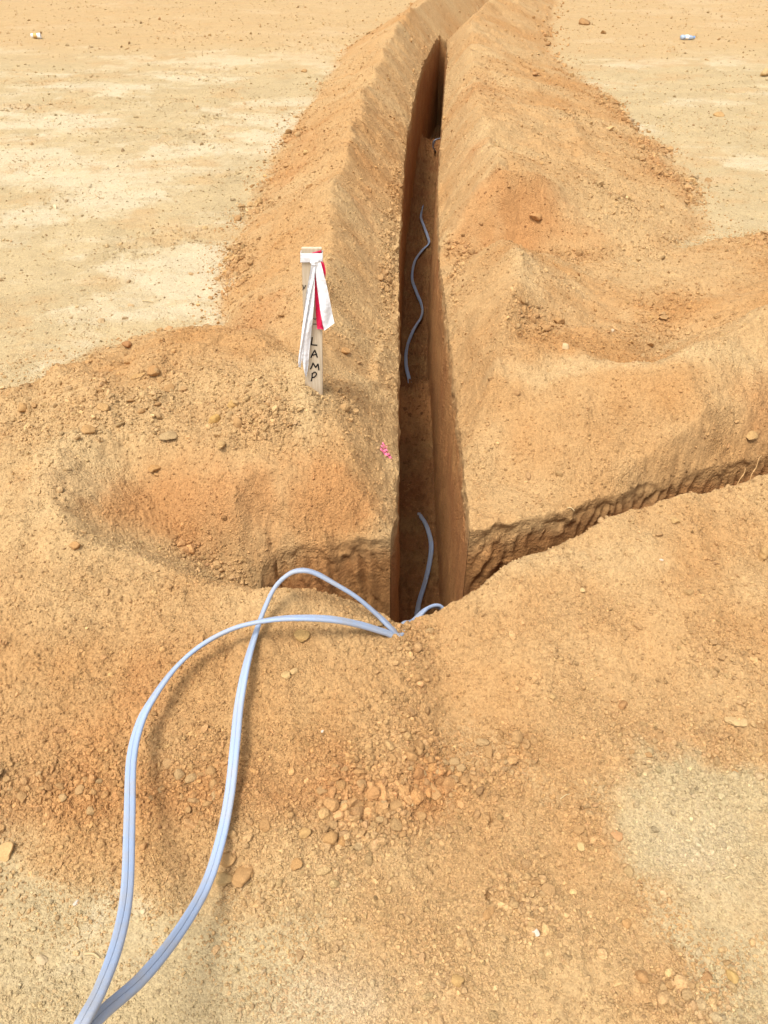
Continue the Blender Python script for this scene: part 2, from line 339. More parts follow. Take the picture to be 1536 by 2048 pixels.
def plain(name, c, rough=.6, spec=.3, noise=.0, nscale=40, bump=0):
    m, t, b = new_mat(name, rough, spec)
    N, L = t.nodes.new, t.links.new
    tc = N("ShaderNodeTexCoord"); n = N("ShaderNodeTexNoise"); n.inputs["Scale"].default_value = nscale; n.inputs["Detail"].default_value = 4
    L(tc.outputs["Object"], n.inputs["Vector"])
    r = N("ShaderNodeMapRange"); r.inputs["To Min"].default_value = 1-noise; r.inputs["To Max"].default_value = 1+noise
    L(n.outputs[0], r.inputs[0])
    s = N("ShaderNodeVectorMath"); s.operation = 'SCALE'; s.inputs[0].default_value = tuple(c); L(r.outputs[0], s.inputs["Scale"])
    L(s.outputs[0], b.inputs["Base Color"])
    if bump:
        bp = N("ShaderNodeBump"); bp.inputs["Distance"].default_value = bump; L(n.outputs[0], bp.inputs["Height"]); L(bp.outputs[0], b.inputs["Normal"])
    return m

# ------------------------------------------------------------------ the ground sheet
ys = [-6, -4, -3, -2.2, -1.6, -1.1, -.7, -.4, -.2, -.05]
y = .06
while y < 1.0: ys.append(y); y += .0034
while y < 20: ys.append(y); y += .0022+.0011*y**1.5
while y < 400: ys.append(y); y += .12*(y-19)+.15
ys = np.array(ys)
NC = 640
c = np.arange(-NC, NC+1)/NC
a = np.abs(c); s_ = np.sign(c)*(a*1.62 + np.clip(a-.94, 0, 1)**2*2500)
wy = .95+.40*np.clip(ys, 0, 30)
wy = .93+np.where(ys > 0, .40*np.minimum(ys, 20)+.0*ys, 0)
X = s_[None, :]*(wy[:, None]*.62) + np.interp(ys, [0, 6, 12, 16], [0.02, .1, .3, .6])[:, None]
Y = np.repeat(ys[:, None], len(c), 1)
shape = X.shape; X = X.ravel(); Y = Y.ravel()
SD = sdf(X, Y)
# pull vertices just inside the edge out onto it
cell = .0045+.0016*np.maximum(Y, 0)
msk = (SD < 0) & (SD > -cell*1.2)
e = .002
gx = (sdf(X[msk]+e, Y[msk])-sdf(X[msk]-e, Y[msk]))/(2*e); gy = (sdf(X[msk], Y[msk]+e)-sdf(X[msk], Y[msk]-e))/(2*e)
gl = np.sqrt(gx*gx+gy*gy)+1e-6
gl = np.maximum(gl, .7); X[msk] -= SD[msk]*gx/gl/np.maximum(gl, .7); Y[msk] -= SD[msk]*gy/gl/np.maximum(gl, .7); SD[msk] = 0
Z, S, SD2, RUB = ground(X, Y, SD)
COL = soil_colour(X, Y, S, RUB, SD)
FQ = grid_faces(*shape)
keep = (SD[FQ] >= -1e-4).all(1)
FQ = FQ[keep]
used = np.zeros(len(X), bool); used[FQ.ravel()] = True
rem = np.cumsum(used)-1
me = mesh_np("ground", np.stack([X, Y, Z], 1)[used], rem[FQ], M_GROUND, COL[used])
link("ground", me, kind="structure")

# ------------------------------------------------------------------ trench walls
def resample(P, step):
    P = np.array(P, float); out = []
    for a_, b_ in zip(P[:-1], P[1:]):
        L = np.hypot(*(b_-a_)); d = np.hypot(*a_); n = max(1, int(L/(step*(1+.25*max(a_[1]-2, 0)))))
        for k in range(n): out.append(a_+(b_-a_)*k/n)
    out.append(P[-1]); return np.array(out)
def wall(name, P, depth, teeth, smoothness, seed, slope=.01, tint=.95):
    Q = resample(P, .006)
    # inward direction from the sdf gradient
    e = .004
    qx, qy = Q[:, 0], Q[:, 1]
    T = np.gradient(Q, axis=0); T /= np.linalg.norm(T, axis=1)[:, None]+1e-9
    nx, ny = -T[:, 1], T[:, 0]
    test = sdf_raw(qx+nx*.02, qy+ny*.02) < sdf_raw(qx-nx*.02, qy-ny*.02)
    sg = np.where(test.mean() > .5, 1, -1); nx, ny = nx*sg, ny*sg
    arc = np.concatenate([[0], np.cumsum(np.hypot(*np.diff(Q, axis=0).T))])
    rows = np.concatenate([[0, 0, .006, .014], np.linspace(.028, .3, 46), np.linspace(.31, depth, 60)])
    rn = rim_noise(qx, qy)
    ztop = ground(qx+nx*rn, qy+ny*rn, np.full(qx.shape, .0005), True)[0]-.0006
    zback = ground(qx+nx*(rn-.016), qy+ny*(rn-.016), np.full(qx.shape, .016), True)[0]-.003
    rimcol = soil_colour(qx, qy, spoil_height(qx, qy), qx*0, qx*0)
    V = []; C = []
    for k, d in enumerate(rows):
        if k == 0: off = rn-.016
        elif k == 1: off = rn+0
        else: off = rn + .0008 + slope*d*sstep(0, .22, arc)
        cf = sstep(0, .05, arc)*sstep(.0, .035, d)
        up = np.exp(-d/.07)
        if k > 1:
            off = off + cf*.012*up*fbm(arc*22, np.full(arc.shape, d*22), seed, 4) + cf*smoothness*fbm(arc*11, np.full(arc.shape, d*7), seed+1, 4)
            f1, f2, iv = worley(arc*26, np.full(arc.shape, d*30), seed+2)
            off = off + cf*.016*(iv-.5)*sstep(.02, .25, f2-f1)*np.exp(-d/.09)
            if teeth:
                ph = (arc*22 + d*teeth + 1.6*fbm(arc*5, np.full(arc.shape, d*3), seed+3, 3))
                saw = (ph-np.floor(ph)); saw = np.where(saw < .75, saw/.75, (1-saw)/.25)
                off = off + cf*.018*(saw-.5)*sstep(.02, .08, d)*(.45+.55*sstep(-.35, .3, fbm(arc*3.5, np.full(arc.shape, d*5), seed+9, 3)))
                off = off + cf*.030*np.exp(-((qx-.36)/.10)**2)*fbm(arc*14, np.full(arc.shape, d*9), seed+8, 4)
            else:
                off = off + .0012*vnoise(arc*140, np.full(arc.shape, d*5), seed+4)
        zz = ztop-d if k else zback
        V.append(np.stack([qx+nx*off, qy+ny*off, zz], 1))
        m = np.clip(sstep(.02, .12, d+.05*fbm(arc*9, np.full(arc.shape, d*9), seed+5, 3)), 0, 1)[:, None]
        q = np.clip(.5+.9*fbm(arc*3, np.full(arc.shape, d*6), seed+6, 4), 0, 1)[:, None]
        C.append((rimcol*(1-m)+tint*((ORANGE*.5+BROWN*.5)*(1-q)+(CLAY*.7+BROWN*.3)*q)*m)*(1+.12*fbm(arc*30, np.full(arc.shape, d*4), seed+7, 3))[:, None])
    me = mesh_np(name, np.vstack(V), grid_faces(len(rows), len(Q)), M_WALL, np.vstack(C))
    return link(name, me, kind="structure")
wall("trench_wall", LEFT_RIM, 1.05, 0, .006, 100, .01, 1.05)
wall("trench_wall", RIGHT_RIM, 1.05, 0, .006, 120, .035, 1.15)
wall("trench_wall", FAR_RIM, .95, 7, .007, 140, .06)
wall("trench_wall", END, .95, 9, .009, 160, .16)
wall("trench_wall", [LEFT_RIM[-1], RIGHT_RIM[-1]], 1.05, 0, .02, 190)
wall("trench_wall", NEAR_RIM, .95, 0, .008, 180)

# ------------------------------------------------------------------ trench floor
def floor_z(x, y):
    y0_ = y; y = y + .10*fbm(x*7, y*3, 207, 3)
    z = np.interp(y, [0, 2.9, 3.1, 3.5, 3.93, 4.0, 4.14, 4.3, 7.3, 7.7, 8.9, 9.1, 9.25, 11.2], [-.90, -.90, -.85, -.82, -.755, -.76, -.87, -.89, -.89, -.84, -.70, -.71, -1.02, -1.02])
    return z + .012*fbm(x*9, y*9, 201, 4)
yy = [1.2]
while yy[-1] < 11.2: yy.append(yy[-1]+.004+.0012*yy[-1])
yy = np.array(yy)
lx = np.interp(yy, [p[1] for p in LEFT_RIM], [p[0] for p in LEFT_RIM])-.06; rx = np.interp(yy, [p[1] for p in RIGHT_RIM], [p[0] for p in RIGHT_RIM])+.06
tt = np.linspace(0, 1, 90)
FX = (lx[:, None]+(rx-lx)[:, None]*tt[None, :]).ravel(); FY = np.repeat(yy[:, None], len(tt), 1).ravel()
f1, f2, iv = worley(FX*38, FY*38, 210); g1, g2, gv = worley(FX*85, FY*85, 211)
FZ = floor_z(FX, FY) + .06*np.clip(.6-f1, 0, 1)*sstep(.3, .9, iv)+.022*np.clip(.6-g1, 0, 1)*gv
FZ = FZ + (.05+.03*fbm(FX*6, FY*6, 215, 2))*np.abs(np.tile((tt-.5)*2, len(yy))/.66).clip(0, 1)**5
q = np.clip(.5+.8*fbm(FX*8, FY*8, 212, 3), 0, 1)[:, None]
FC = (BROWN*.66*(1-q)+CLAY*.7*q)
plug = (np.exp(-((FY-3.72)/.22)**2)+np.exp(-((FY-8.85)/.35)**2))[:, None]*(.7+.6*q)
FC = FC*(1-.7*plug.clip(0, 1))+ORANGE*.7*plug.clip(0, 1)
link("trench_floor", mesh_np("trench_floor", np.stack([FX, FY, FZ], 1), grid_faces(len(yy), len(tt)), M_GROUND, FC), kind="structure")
cx = np.linspace(-.6, 6.6, 900); cyn = np.interp(cx, _nx, _ny)-.08
cyf = np.interp(cx, [-.6, -.385, .02, .25, .71, 1.29, 2, 3.5, 6.5], [1.9, 1.8, 1.8, 1.84, 1.99, 2.21, 2.47, 3.02, 4.12])+.06
tt = np.linspace(0, 1, 60)
FX = np.repeat(cx[:, None], len(tt), 1).ravel(); FY = (cyn[:, None]+(cyf-cyn)[:, None]*tt[None, :]).ravel()
f1, f2, iv = worley(FX*38, FY*38, 220)
FZ = np.interp(FX, [-.6, -.1, 0, .3, .45, 7], [-.55, -.62, -.915, -.915, -.8, -.75]) + .012*fbm(FX*9, FY*9, 221, 4)+.018*np.clip(.6-f1, 0, 1)*(iv > .45)
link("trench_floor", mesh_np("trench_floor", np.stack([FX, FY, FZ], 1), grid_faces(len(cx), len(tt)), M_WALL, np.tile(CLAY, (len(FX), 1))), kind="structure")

# ------------------------------------------------------------------ clods
def icosphere(sub):
    import bmesh
    bm = bmesh.new(); bmesh.ops.create_icosphere(bm, subdivisions=sub, radius=1)
    V = np.array([v.co[:] for v in bm.verts]); Fc = np.array([[v.index for v in f.verts] for f in bm.faces]); bm.free()
    return V, Fc
def lumpy(sub, seed, amp=.35, facets=7):
    V, Fc = icosphere(sub); rs = np.random.RandomState(seed)
    for _ in range(facets):                       # broken flat faces
        n = rs.normal(size=3); n /= np.linalg.norm(n); d = rs.uniform(.45, .85) if sub < 4 else rs.uniform(.56, .86)
        k = np.maximum(V@n-d, 0)[:, None]; V = V-n*k*.85
    for _ in range(3 if sub < 3 else 6):
        n = rs.normal(size=3)*rs.uniform(1, 4 if sub > 2 else 2); V = V*(1+amp*.25*np.sin(V@n+rs.uniform(0, 6)))[:, None]
    return V*np.array([1, rs.uniform(.7, 1), rs.uniform(.55, .85)]), Fc
VAR1 = [lumpy(1, 300+i) for i in range(10)]
VAR2 = [lumpy(2, 330+i, .2, 8) for i in range(12)]
VAR4 = [lumpy(4, 360+i, .16, 10) for i in range(14)]
LIE = np.array([at(u, v, .06)[:2] for u, v in ((285,1955),(357,1865),(410,1775),(440,1685),(459,1590),(470,1490),(478,1410),(493,1330),(236,1880),(254,1780),(259,1640),(263,1520),(285,1440))])
def off_cable(x, y, r):
    d = np.full(x.shape, 9.0)
    for k in list(range(7))+[8, 9, 10, 11]:
        a_, b_ = LIE[k], LIE[k+1]; e_ = b_-a_; t_ = np.clip(((x-a_[0])*e_[0]+(y-a_[1])*e_[1])/(e_@e_), 0, 1)
        d = np.minimum(d, np.hypot(x-a_[0]-t_*e_[0], y-a_[1]-t_*e_[1]))
    return d > r
def scatter(name, n, smin_, smax_, var, density, ymin, ymax, seed, power=2.6, jit=.14, half=.62):
    rs = np.random.RandomState(seed)
    yv = ymin*(ymax/ymin)**rs.rand(n)
    hw = half*(yv*CP+CAM_H*SP)
    xv = (rs.rand(n)*2-1)*hw
    s0 = spoil_height(xv, yv); sd0 = sdf(xv, yv)
    rub = rubble(xv, yv, s0, sd0)
    p = density(xv, yv, s0, rub)
    ok = (rs.rand(n) < p) & (sd0 > .004) & (off_cable(xv, yv, .017) | (rs.rand(n) < .15) & (smin_ < .004))
    xv, yv, rub = xv[ok], yv[ok], rub[ok]; n = len(xv)
    z, s0, sd0, rub = ground(xv, yv, sd0[ok])
    u = rs.rand(n)
    size = smin_*(1-u+u*(smin_/smax_)**power)**(-1/power)
    size = size*(.7+.6*rub)*np.clip(.75+.12*yv, .8, 1.6)
    cg = soil_colour(xv, yv, s0+.12*(rs.rand(n) < .75), rub, sd0)
    cg = cg*(1+jit*rs.normal(size=(n, 1)))*(1+.012*rs.normal(size=(n, 3)))
    Vs, Fs, Cs = [], [], []; base = 0
    kind = rs.randint(0, len(var), n)
    for k, (V, Fc) in enumerate(var):
        idx = np.where(kind == k)[0]
        if not len(idx): continue
        m = len(idx)
        q = rs.normal(size=(m, 4)); q[:, 1:3] *= .45; q /= np.linalg.norm(q, axis=1)[:, None]
        w_, x_, y_, z_ = q.T
        Rm = np.stack([1-2*(y_*y_+z_*z_), 2*(x_*y_-z_*w_), 2*(x_*z_+y_*w_), 2*(x_*y_+z_*w_), 1-2*(x_*x_+z_*z_), 2*(y_*z_-x_*w_), 2*(x_*z_-y_*w_), 2*(y_*z_+x_*w_), 1-2*(x_*x_+y_*y_)], 1).reshape(m, 3, 3)
        sc = size[idx][:, None]*(1+.25*rs.uniform(-1, 1, size=(m, 3)))
        P = np.einsum('mij,mvj->mvi', Rm, V[None]*sc[:, None, :])
        P[:, :, 0] += xv[idx][:, None]; P[:, :, 1] += yv[idx][:, None]; P[:, :, 2] += (z[idx]+size[idx]*rs.uniform(-.15, .4, m))[:, None]
        Vs.append(P.reshape(-1, 3)); Fs.append((Fc[None]+(np.arange(m)*len(V))[:, None, None]+base).reshape(-1, 3))
        Cs.append(np.repeat(cg[idx], len(V), 0)); base += m*len(V)
    me = mesh_np(name, np.vstack(Vs), np.vstack(Fs), M_CLOD, np.clip(np.vstack(Cs), .01, .9), smooth=False)
    return me
def dens_fine(x, y, s, rub): return np.clip(.16+.9*rub+.40*(s > -.02)*(.5+.9*fbm(x*4, y*4, 91, 3))+.35*sstep(.1, .5, fbm(x*2, y*3, 92, 3)), 0, 1)
def floor_clods():
    rs = np.random.RandomState(4); n = 9000
    y = 1.5*(10/1.5)**rs.rand(n); xl = np.interp(y, [p[1] for p in LEFT_RIM], [p[0] for p in LEFT_RIM]); xr = np.interp(y, [p[1] for p in RIGHT_RIM], [p[0] for p in RIGHT_RIM])
    t = rs.rand(n); t = np.where(rs.rand(n) < .4, (t > .5)+(.5-t)*.0+np.where(t > .5, -1, 1)*rs.rand(n)**2*.3, t); x = xl+(xr-xl)*(.04+.9*t)
    cl = fbm(x*9, y*5, 401, 3); ok = rs.rand(n) < np.clip(.45+1.3*cl, .05, 1); x, y = x[ok], y[ok]; n = len(x)
    z = floor_z(x, y)+.004; size = .004*(1-rs.rand(n)*.985)**(-1/2.9); size = np.minimum(size, .021)*(.7+.12*y).clip(0, 1.6)
    Vs, Fs, Cs = [], [], []; base = 0; kind = rs.randint(0, len(VAR2), n)
    for k, (V, Fc) in enumerate(VAR2):
        idx = np.where(kind == k)[0]; m = len(idx); a = rs.rand(m)*6.28; ca, sa = np.cos(a), np.sin(a)
        P = V[None]*(size[idx][:, None]*(1+.25*rs.uniform(-1, 1, (m, 3))))[:, None, :]
        P = np.stack([P[..., 0]*ca[:, None]-P[..., 1]*sa[:, None]+x[idx][:, None], P[..., 0]*sa[:, None]+P[..., 1]*ca[:, None]+y[idx][:, None], P[..., 2]+z[idx][:, None]], 2)
        Vs.append(P.reshape(-1, 3)); Fs.append((Fc[None]+(np.arange(m)*len(V))[:, None, None]+base).reshape(-1, 3))
        Cs.append(np.repeat((ORANGE*.5+CLAY*.2)*(1+.2*rs.normal(size=(m, 1))), len(V), 0)); base += m*len(V)
    return mesh_np("fallen_crumbs", np.vstack(Vs), np.vstack(Fs), M_CLOD, np.clip(np.vstack(Cs), .01, .9), smooth=False)
def dens_mid(x, y, s, rub): return np.clip(.02+1.0*rub**1.3+.07*(s > -.02)*np.clip(.3+2.0*fbm(x*5, y*5, 93, 3), 0, 1.5)+.01, 0, 1)
o = link("gravel", scatter("gravel", 520000, .0026, .011, VAR1, dens_fine, .42, 9, 11, 2.4), kind="stuff")
o["label"] = "fine crumbs of brown and tan soil covering the heaps and ground"; o["category"] = "soil crumbs"
o = link("rubble", scatter("rubble", 90000, .0055, .022, VAR2, dens_mid, .42, 12, 12, 2.7), kind="stuff")
o["label"] = "small brown dirt clods lying loose along the feet of the heaps"; o["category"] = "dirt clods"
o2_ = link("fallen_crumbs", floor_clods(), kind="stuff"); o2_["label"] = "crumbs of brown soil fallen onto the trench floor"; o2_["category"] = "soil crumbs"
def dens_far(x, y, s, rub): return np.clip(.9*rub + .05 + .5*sstep(.05, .45, fbm(x*1.6+4, y*2.6, 48, 4)) + .25*sstep(9, 11, y), 0, 1)*np.where(s > .03, .35, 1)
o = link("field_crumbs", scatter("field_crumbs", 42000, .007, .028, VAR1, dens_far, 2.6, 17, 13, 3.2), kind="stuff")
o["label"] = "scattered crumbs of soil on the far bare ground"; o["category"] = "soil crumbs"

# ------------------------------------------------------------------ single clods and stones
def gz(x, y):
    return float(ground(np.array([x]), np.array([y]))[0][0])
def on_ground(u, v):
    """point of the terrain seen at photo pixel (u, v)"""
    lo = None
    zz = np.linspace(.45, -.06, 400); P = np.array([at(u, v, z) for z in zz])
    g = ground(P[:, 0], P[:, 1])[0]
    k = np.where(g >= zz)[0]
    k = k[0] if len(k) else 399
    return P[k]
def clod_mesh(name, var, c, mat=M_LUMP):
    V, Fc = VAR4[var % len(VAR4)]; c = np.array(c)*.92; c = c*.5+TAN*.28+BROWN*.17
    n = np.sin(V@np.array([9, 4, 7.])+var)*.02+np.sin(V@np.array([-13, 17, 5.])+2*var)*.012
    return mesh_np(name, V*(1+n)[:, None], Fc, mat, np.tile(np.array(c), (len(V), 1)))
def tag(o, label, cat, group=None):
    o["label"] = label; o["category"] = cat
    if group: o["group"] = group
    return o
M_STONE = soil_mat("pale_stone", .04, .006, .6)
STONES = [  # u, v, width px, flatness, colour, name, label
 (487,1744,52,.75,lin(178,134,84),'stone','large rounded brown stone beside the lower cable strand, biggest on the near ground'),
 (446,1750,48,.45,lin(190,160,108),'stone','pale tan half buried stone touching the cable, left of the large brown one'),
 (455,1712,40,.6,lin(178,136,86),'stone','brown angular stone behind the large rounded stone by the cable'),
 (688,1676,34,.9,lin(168,120,68),'dirt_clod','reddish brown clod, right one of two big clods side by side in the rubble'),
 (660,1672,36,.8,lin(176,132,80),'dirt_clod','tan brown clod, left one of two big clods side by side in the rubble'),
 (608,1665,34,.5,lin(186,148,92),'stone','flat light tan stone left of the two big clods in the rubble'),
 (590,1725,30,.6,lin(174,130,78),'dirt_clod','brown clod below the flat light tan stone'),
 (530,1648,26,.9,lin(170,124,74),'dirt_clod','tilted brown clod right of the lower cable strand'),
 (85,1915,30,.4,lin(196,182,148),'stone','smooth grey white pebble on the pale ground at the lower left'),
 (10,1700,46,.5,lin(206,170,116),'stone','pale yellow stone cut by the left edge of the photo'),
 (1162,1692,22,.8,lin(206,178,122),'stone','oval pale cream pebble on the brown ground at lower right'),
 (1234,1668,26,.6,lin(196,144,98),'stone','pinkish tan stone right of the oval cream pebble'),
 (865,1578,40,.6,lin(180,134,84),'dirt_clod','flat angular clod at the bottom of the short rubble line in the middle'),
 (862,1520,20,1.2,lin(172,122,72),'dirt_clod','tall brown clod in the short vertical rubble line'),
 (1245,1408,22,1.1,lin(166,116,70),'dirt_clod','upright reddish clod at the top of the rubble right of centre'),
 (1252,1846,22,1.2,lin(186,140,86),'stone','long upright tan stone near the bottom right footprint'),
 (916,1958,30,.9,lin(186,150,92),'stone','yellowish brown stone near the bottom edge, centre right'),
 (976,1822,30,.6,lin(182,136,84),'dirt_clod','flat brown clod below the dark crack'),
 (1282,1952,34,.9,lin(172,126,78),'dirt_clod','round brown clod in the lower right rubble'),
 (1462,1950,34,.8,lin(190,158,92),'stone','yellow tan stone in the lower right rubble'),
 (1415,1953,26,.9,lin(146,104,66),'dirt_clod','dark brown clod in the lower right rubble'),
 (1470,1436,44,.4,lin(210,180,128),'stone','flat pale cream stone on the bare ground at the right'),
 (1525,1105,34,1.0,lin(184,146,92),'stone','large tan stone in the near heap at the right edge'),
 (1163,1180,15,.9,lin(210,182,128),'stone','small cream pebble on the near heap right of the trench'),
 (604,1268,36,.7,lin(186,150,88),'dirt_clod','yellowish clod between the cable arch and the notch'),
 (572,1348,22,.8,lin(206,174,118),'stone','small light stone inside the cable loop'),
 (588,1342,18,.8,lin(210,176,122),'stone','smaller light stone touching its neighbour inside the cable loop'),
 (430,838,30,.9,lin(194,152,78),'dirt_clod','yellow ochre clod on the left mound, lower of the two'),
 (468,806,28,.9,lin(190,150,84),'dirt_clod','yellow ochre clod on the left mound, upper of the two'),
 (340,868,42,.55,lin(168,144,104),'dirt_clod','grey crusted lump on the left mound below the ochre clods'),
 (309,740,34,.8,lin(168,118,66),'dirt_clod','large rust brown clod on top of the left mound'),
 (275,750,26,.6,lin(184,144,90),'dirt_clod','tan clod left of the rust brown one on the left mound'),
 (257,688,26,.6,lin(150,92,52),'dirt_clod','red brown clod lying alone behind the left mound'),
 (45,815,34,.7,lin(178,136,84),'dirt_clod','big clod at the far left end of the left mound'),
 (205,812,30,.8,lin(184,144,92),'dirt_clod','tan clod in the rubble on the left mound, above the lip'),
 (178,858,28,.8,lin(180,138,86),'dirt_clod','brown clod just above the lip of the left mound'),
 (442,888,28,.6,lin(192,156,102),'dirt_clod','light clod on the lip of the left mound, right of the grey lump'),
 (308,935,30,.6,lin(176,128,72),'dirt_clod','brown clod on the lip of the left gully'),
 (152,1090,26,.8,lin(174,126,74),'dirt_clod','brown clod at the upper end of the left gully'),
 (1071,432,26,.95,lin(180,126,74),'dirt_clod','round orange brown clod on the steep face of the right heap'),
 (1220,257,17,.9,lin(206,172,118),'stone','pale rounded stone on the flank of the right heap'),
 (1130,693,18,.9,lin(216,190,146),'stone','white pebble on the front lip of the right mound'),
 (1225,661,10,.9,lin(220,200,170),'stone','tiny whitish pebble on the plateau behind the right mound lip'),
 (1437,228,24,.8,lin(188,152,100),'stone','tan block on the far right bare ground'),
 (1417,359,16,.6,lin(150,116,76),'stone','dark flat stone on the far right bare ground'),
 (1529,147,30,.8,lin(206,178,128),'stone','large smooth cream stone at the far right edge'),
 (1167,44,34,.45,lin(150,108,66),'dirt_clod','dark brown clump of soil on the ground far right'),
 (1206,64,20,.4,lin(160,122,76),'dirt_clod','small brown clump next to the dark clump far right'),
 (1070,147,18,.5,lin(176,128,82),'dirt_clod','flat clod at the foot of the far right heap'),
 (575,330,20,.7,lin(170,128,80),'dirt_clod','brown clod at the foot of the far left heap'),
 (612,305,13,.9,lin(200,168,112),'dirt_clod','light oblong clod on the flank of the far left heap'),
 (608,142,14,.8,lin(168,130,82),'dirt_clod','brown clod on the bare ground beside the far left heap'),
 (1118,640,30,.8,lin(172,128,78),'dirt_clod','brown clod at the end of the rubble pile behind the right mound lip'),
 (1092,655,26,.9,lin(168,122,74),'dirt_clod','darker clod in the rubble pile behind the right mound lip'),
 (690,700,26,.8,lin(176,126,72),'dirt_clod','brown clod just right of the wooden stake'),
 (500,1745,18,.8,lin(174,130,78),'dirt_clod','small brown clod leaning on the large rounded stone'),
 (748,1262,14,.8,lin(184,146,92),'dirt_clod','small clod near the notch under the cable'),
 (1500,868,36,.5,lin(186,150,96),'dirt_clod','crusted clod above the side trench at the right edge'),
 (1350,1040,22,.8,lin(196,160,104),'dirt_clod','light clod on the near lip of the side trench'),
 (840,1105,0,.8,lin(150,96,52),'dirt_clod',''),
]
rs = random.Random(3)
for k, (u, v, wpx, fl, c, nm, lab) in enumerate(STONES):
    if not wpx: continue
    p = on_ground(u, v+wpx*.15); q = depth_of(*p)/F
    r = wpx*q*.5
    o = link(nm, clod_mesh(nm, k*5+1, c, M_STONE if nm == 'stone' else M_LUMP))
    o.scale = (r, r*(.85+.2*rs.random()), r*max(.55, fl)); o.rotation_euler = (rs.uniform(-.3, .3), rs.uniform(-.3, .3), rs.uniform(0, 6.28))
    o.location = (p[0], p[1], gz(p[0], p[1])+r*fl*.25)
    tag(o, lab, 'stone' if nm == 'stone' else 'clod')
# the largest of the countless clods, one object each
ZONES = [
 (lambda x, y: y < 1.15 and x < -.35, 'brown clod in the rubble at the foot of the near heap, left of the cable', 'clods at the foot of the near heap left of the cable'),
 (lambda x, y: y < 1.15 and -.35 <= x < .05, 'brown clod in the rubble patch right of the lower cable strand', 'clods in the rubble right of the cable'),
 (lambda x, y: y < 1.15 and .05 <= x < .3, 'brown clod scattered on the near ground in front of the trench', 'clods scattered in front of the trench'),
 (lambda x, y: y < 1.15 and x >= .3, 'brown clod on the trampled soil at the lower right', 'clods on the trampled soil at lower right'),
 (lambda x, y: y < 1.9 and x >= .1 and y >= 1.15, 'loose clod on the near heap right of the notch', 'clods on the near heap right of the notch'),
 (lambda x, y: y < 3.2 and x < 0 and y > 1.95, 'brown clod in the rubble on top of the left mound', 'clods on top of the left mound'),
 (lambda x, y: y < 3.6 and x > .35 and y > 2.4, 'brown clod in the rubble behind the lip of the right mound', 'clods behind the right mound lip'),
 (lambda x, y: y >= 3.2 and x < 0, 'clod at the foot of the long left heap', 'clods at the foot of the long left heap'),
 (lambda x, y: y >= 3.6 and x > .9, 'clod at the foot of the wide right heap', 'clods at the foot of the wide right heap'),
]
BASE = [clod_mesh("dirt_clod", 40+i, (BROWN*1.05, TAN*.98, ORANGE*.5+TAN*.5, BROWN)[i % 4]) for i in range(14)]
r2 = np.random.RandomState(77); N_ = 9000
yv = .5*(8.5/.5)**r2.rand(N_); xv = (r2.rand(N_)*2-1)*.5*(yv*CP+CAM_H*SP)
s0 = spoil_height(xv, yv); sd0 = sdf(xv, yv); rb = rubble(xv, yv, s0, sd0)
zz = ground(xv, yv, sd0)[0]
cnt = {}
used_xy = []
for i in np.argsort(-rb*r2.rand(N_)**.4):
    x, y = float(xv[i]), float(yv[i])
    if sd0[i] < .03 or not off_cable(xv[i:i+1], yv[i:i+1], .03)[0] or sum(cnt.values()) >= 230: continue
    for zi, (f_, lab, grp) in enumerate(ZONES):
        if f_(x, y):
            if cnt.get(zi, 0) >= (28 if zi != 1 else 34): break
            if any((x-a_)**2+(y-b_)**2 < (.02*y)**2 for a_, b_ in used_xy[-60:]): break
            cnt[zi] = cnt.get(zi, 0)+1; used_xy.append((x, y))
            o = link("dirt_clod", BASE[r2.randint(14)])
            r = (.0085+.009*r2.rand()**2)*min(2.2, .8+.22*y)
            o.scale = (r, r*r2.uniform(.75, 1.1), r*r2.uniform(.6, .95)); o.rotation_euler = (r2.uniform(-.6, .6), r2.uniform(-.6, .6), r2.uniform(0, 6.3))
            o.location = (x, y, float(zz[i])+r*.25)
            tag(o, lab, 'clod', grp); break

# ------------------------------------------------------------------ flat cable
M_CABLE, t_, b_ = new_mat("cable_sheath", .6, .3)
N, L = t_.nodes.new, t_.links.new
tc = N("ShaderNodeTexCoord"); n = N("ShaderNodeTexNoise"); n.inputs["Scale"].default_value = 9; n.inputs["Detail"].default_value = 8; n.inputs["Roughness"].default_value = .75
L(tc.outputs["Object"], n.inputs[0]); cr = N("ShaderNodeValToRGB"); L(n.outputs[0], cr.inputs[0])
cr.color_ramp.elements[0].position = .45; cr.color_ramp.elements[0].color = (*lin(150,166,190), 1)
cr.color_ramp.elements[1].position = .78; cr.color_ramp.elements[1].color = (*lin(166,160,150), 1)
n2_ = N("ShaderNodeTexNoise"); n2_.inputs["Scale"].default_value = 300; L(tc.outputs["Object"], n2_.inputs[0])
bp = N("ShaderNodeBump"); bp.inputs["Distance"].default_value = .0004; L(n2_.outputs[0], bp.inputs["Height"]); L(bp.outputs[0], b_.inputs["Normal"])
L(cr.outputs[0], b_.inputs["Base Color"])
def catmull(P, n=14):
    P = np.array(P, float); out = []
    Q = np.vstack([2*P[0]-P[1], P, 2*P[-1]-P[-2]])
    for i in range(1, len(Q)-2):
        for k in range(n):
            t = k/n
            out.append(.5*((2*Q[i])+(Q[i+1]-Q[i-1])*t+(2*Q[i-1]-5*Q[i]+4*Q[i+1]-Q[i+2])*t*t+(3*Q[i]-Q[i-1]-3*Q[i+1]+Q[i+2])*t**3))
    out.append(Q[-2]); return np.array(out)
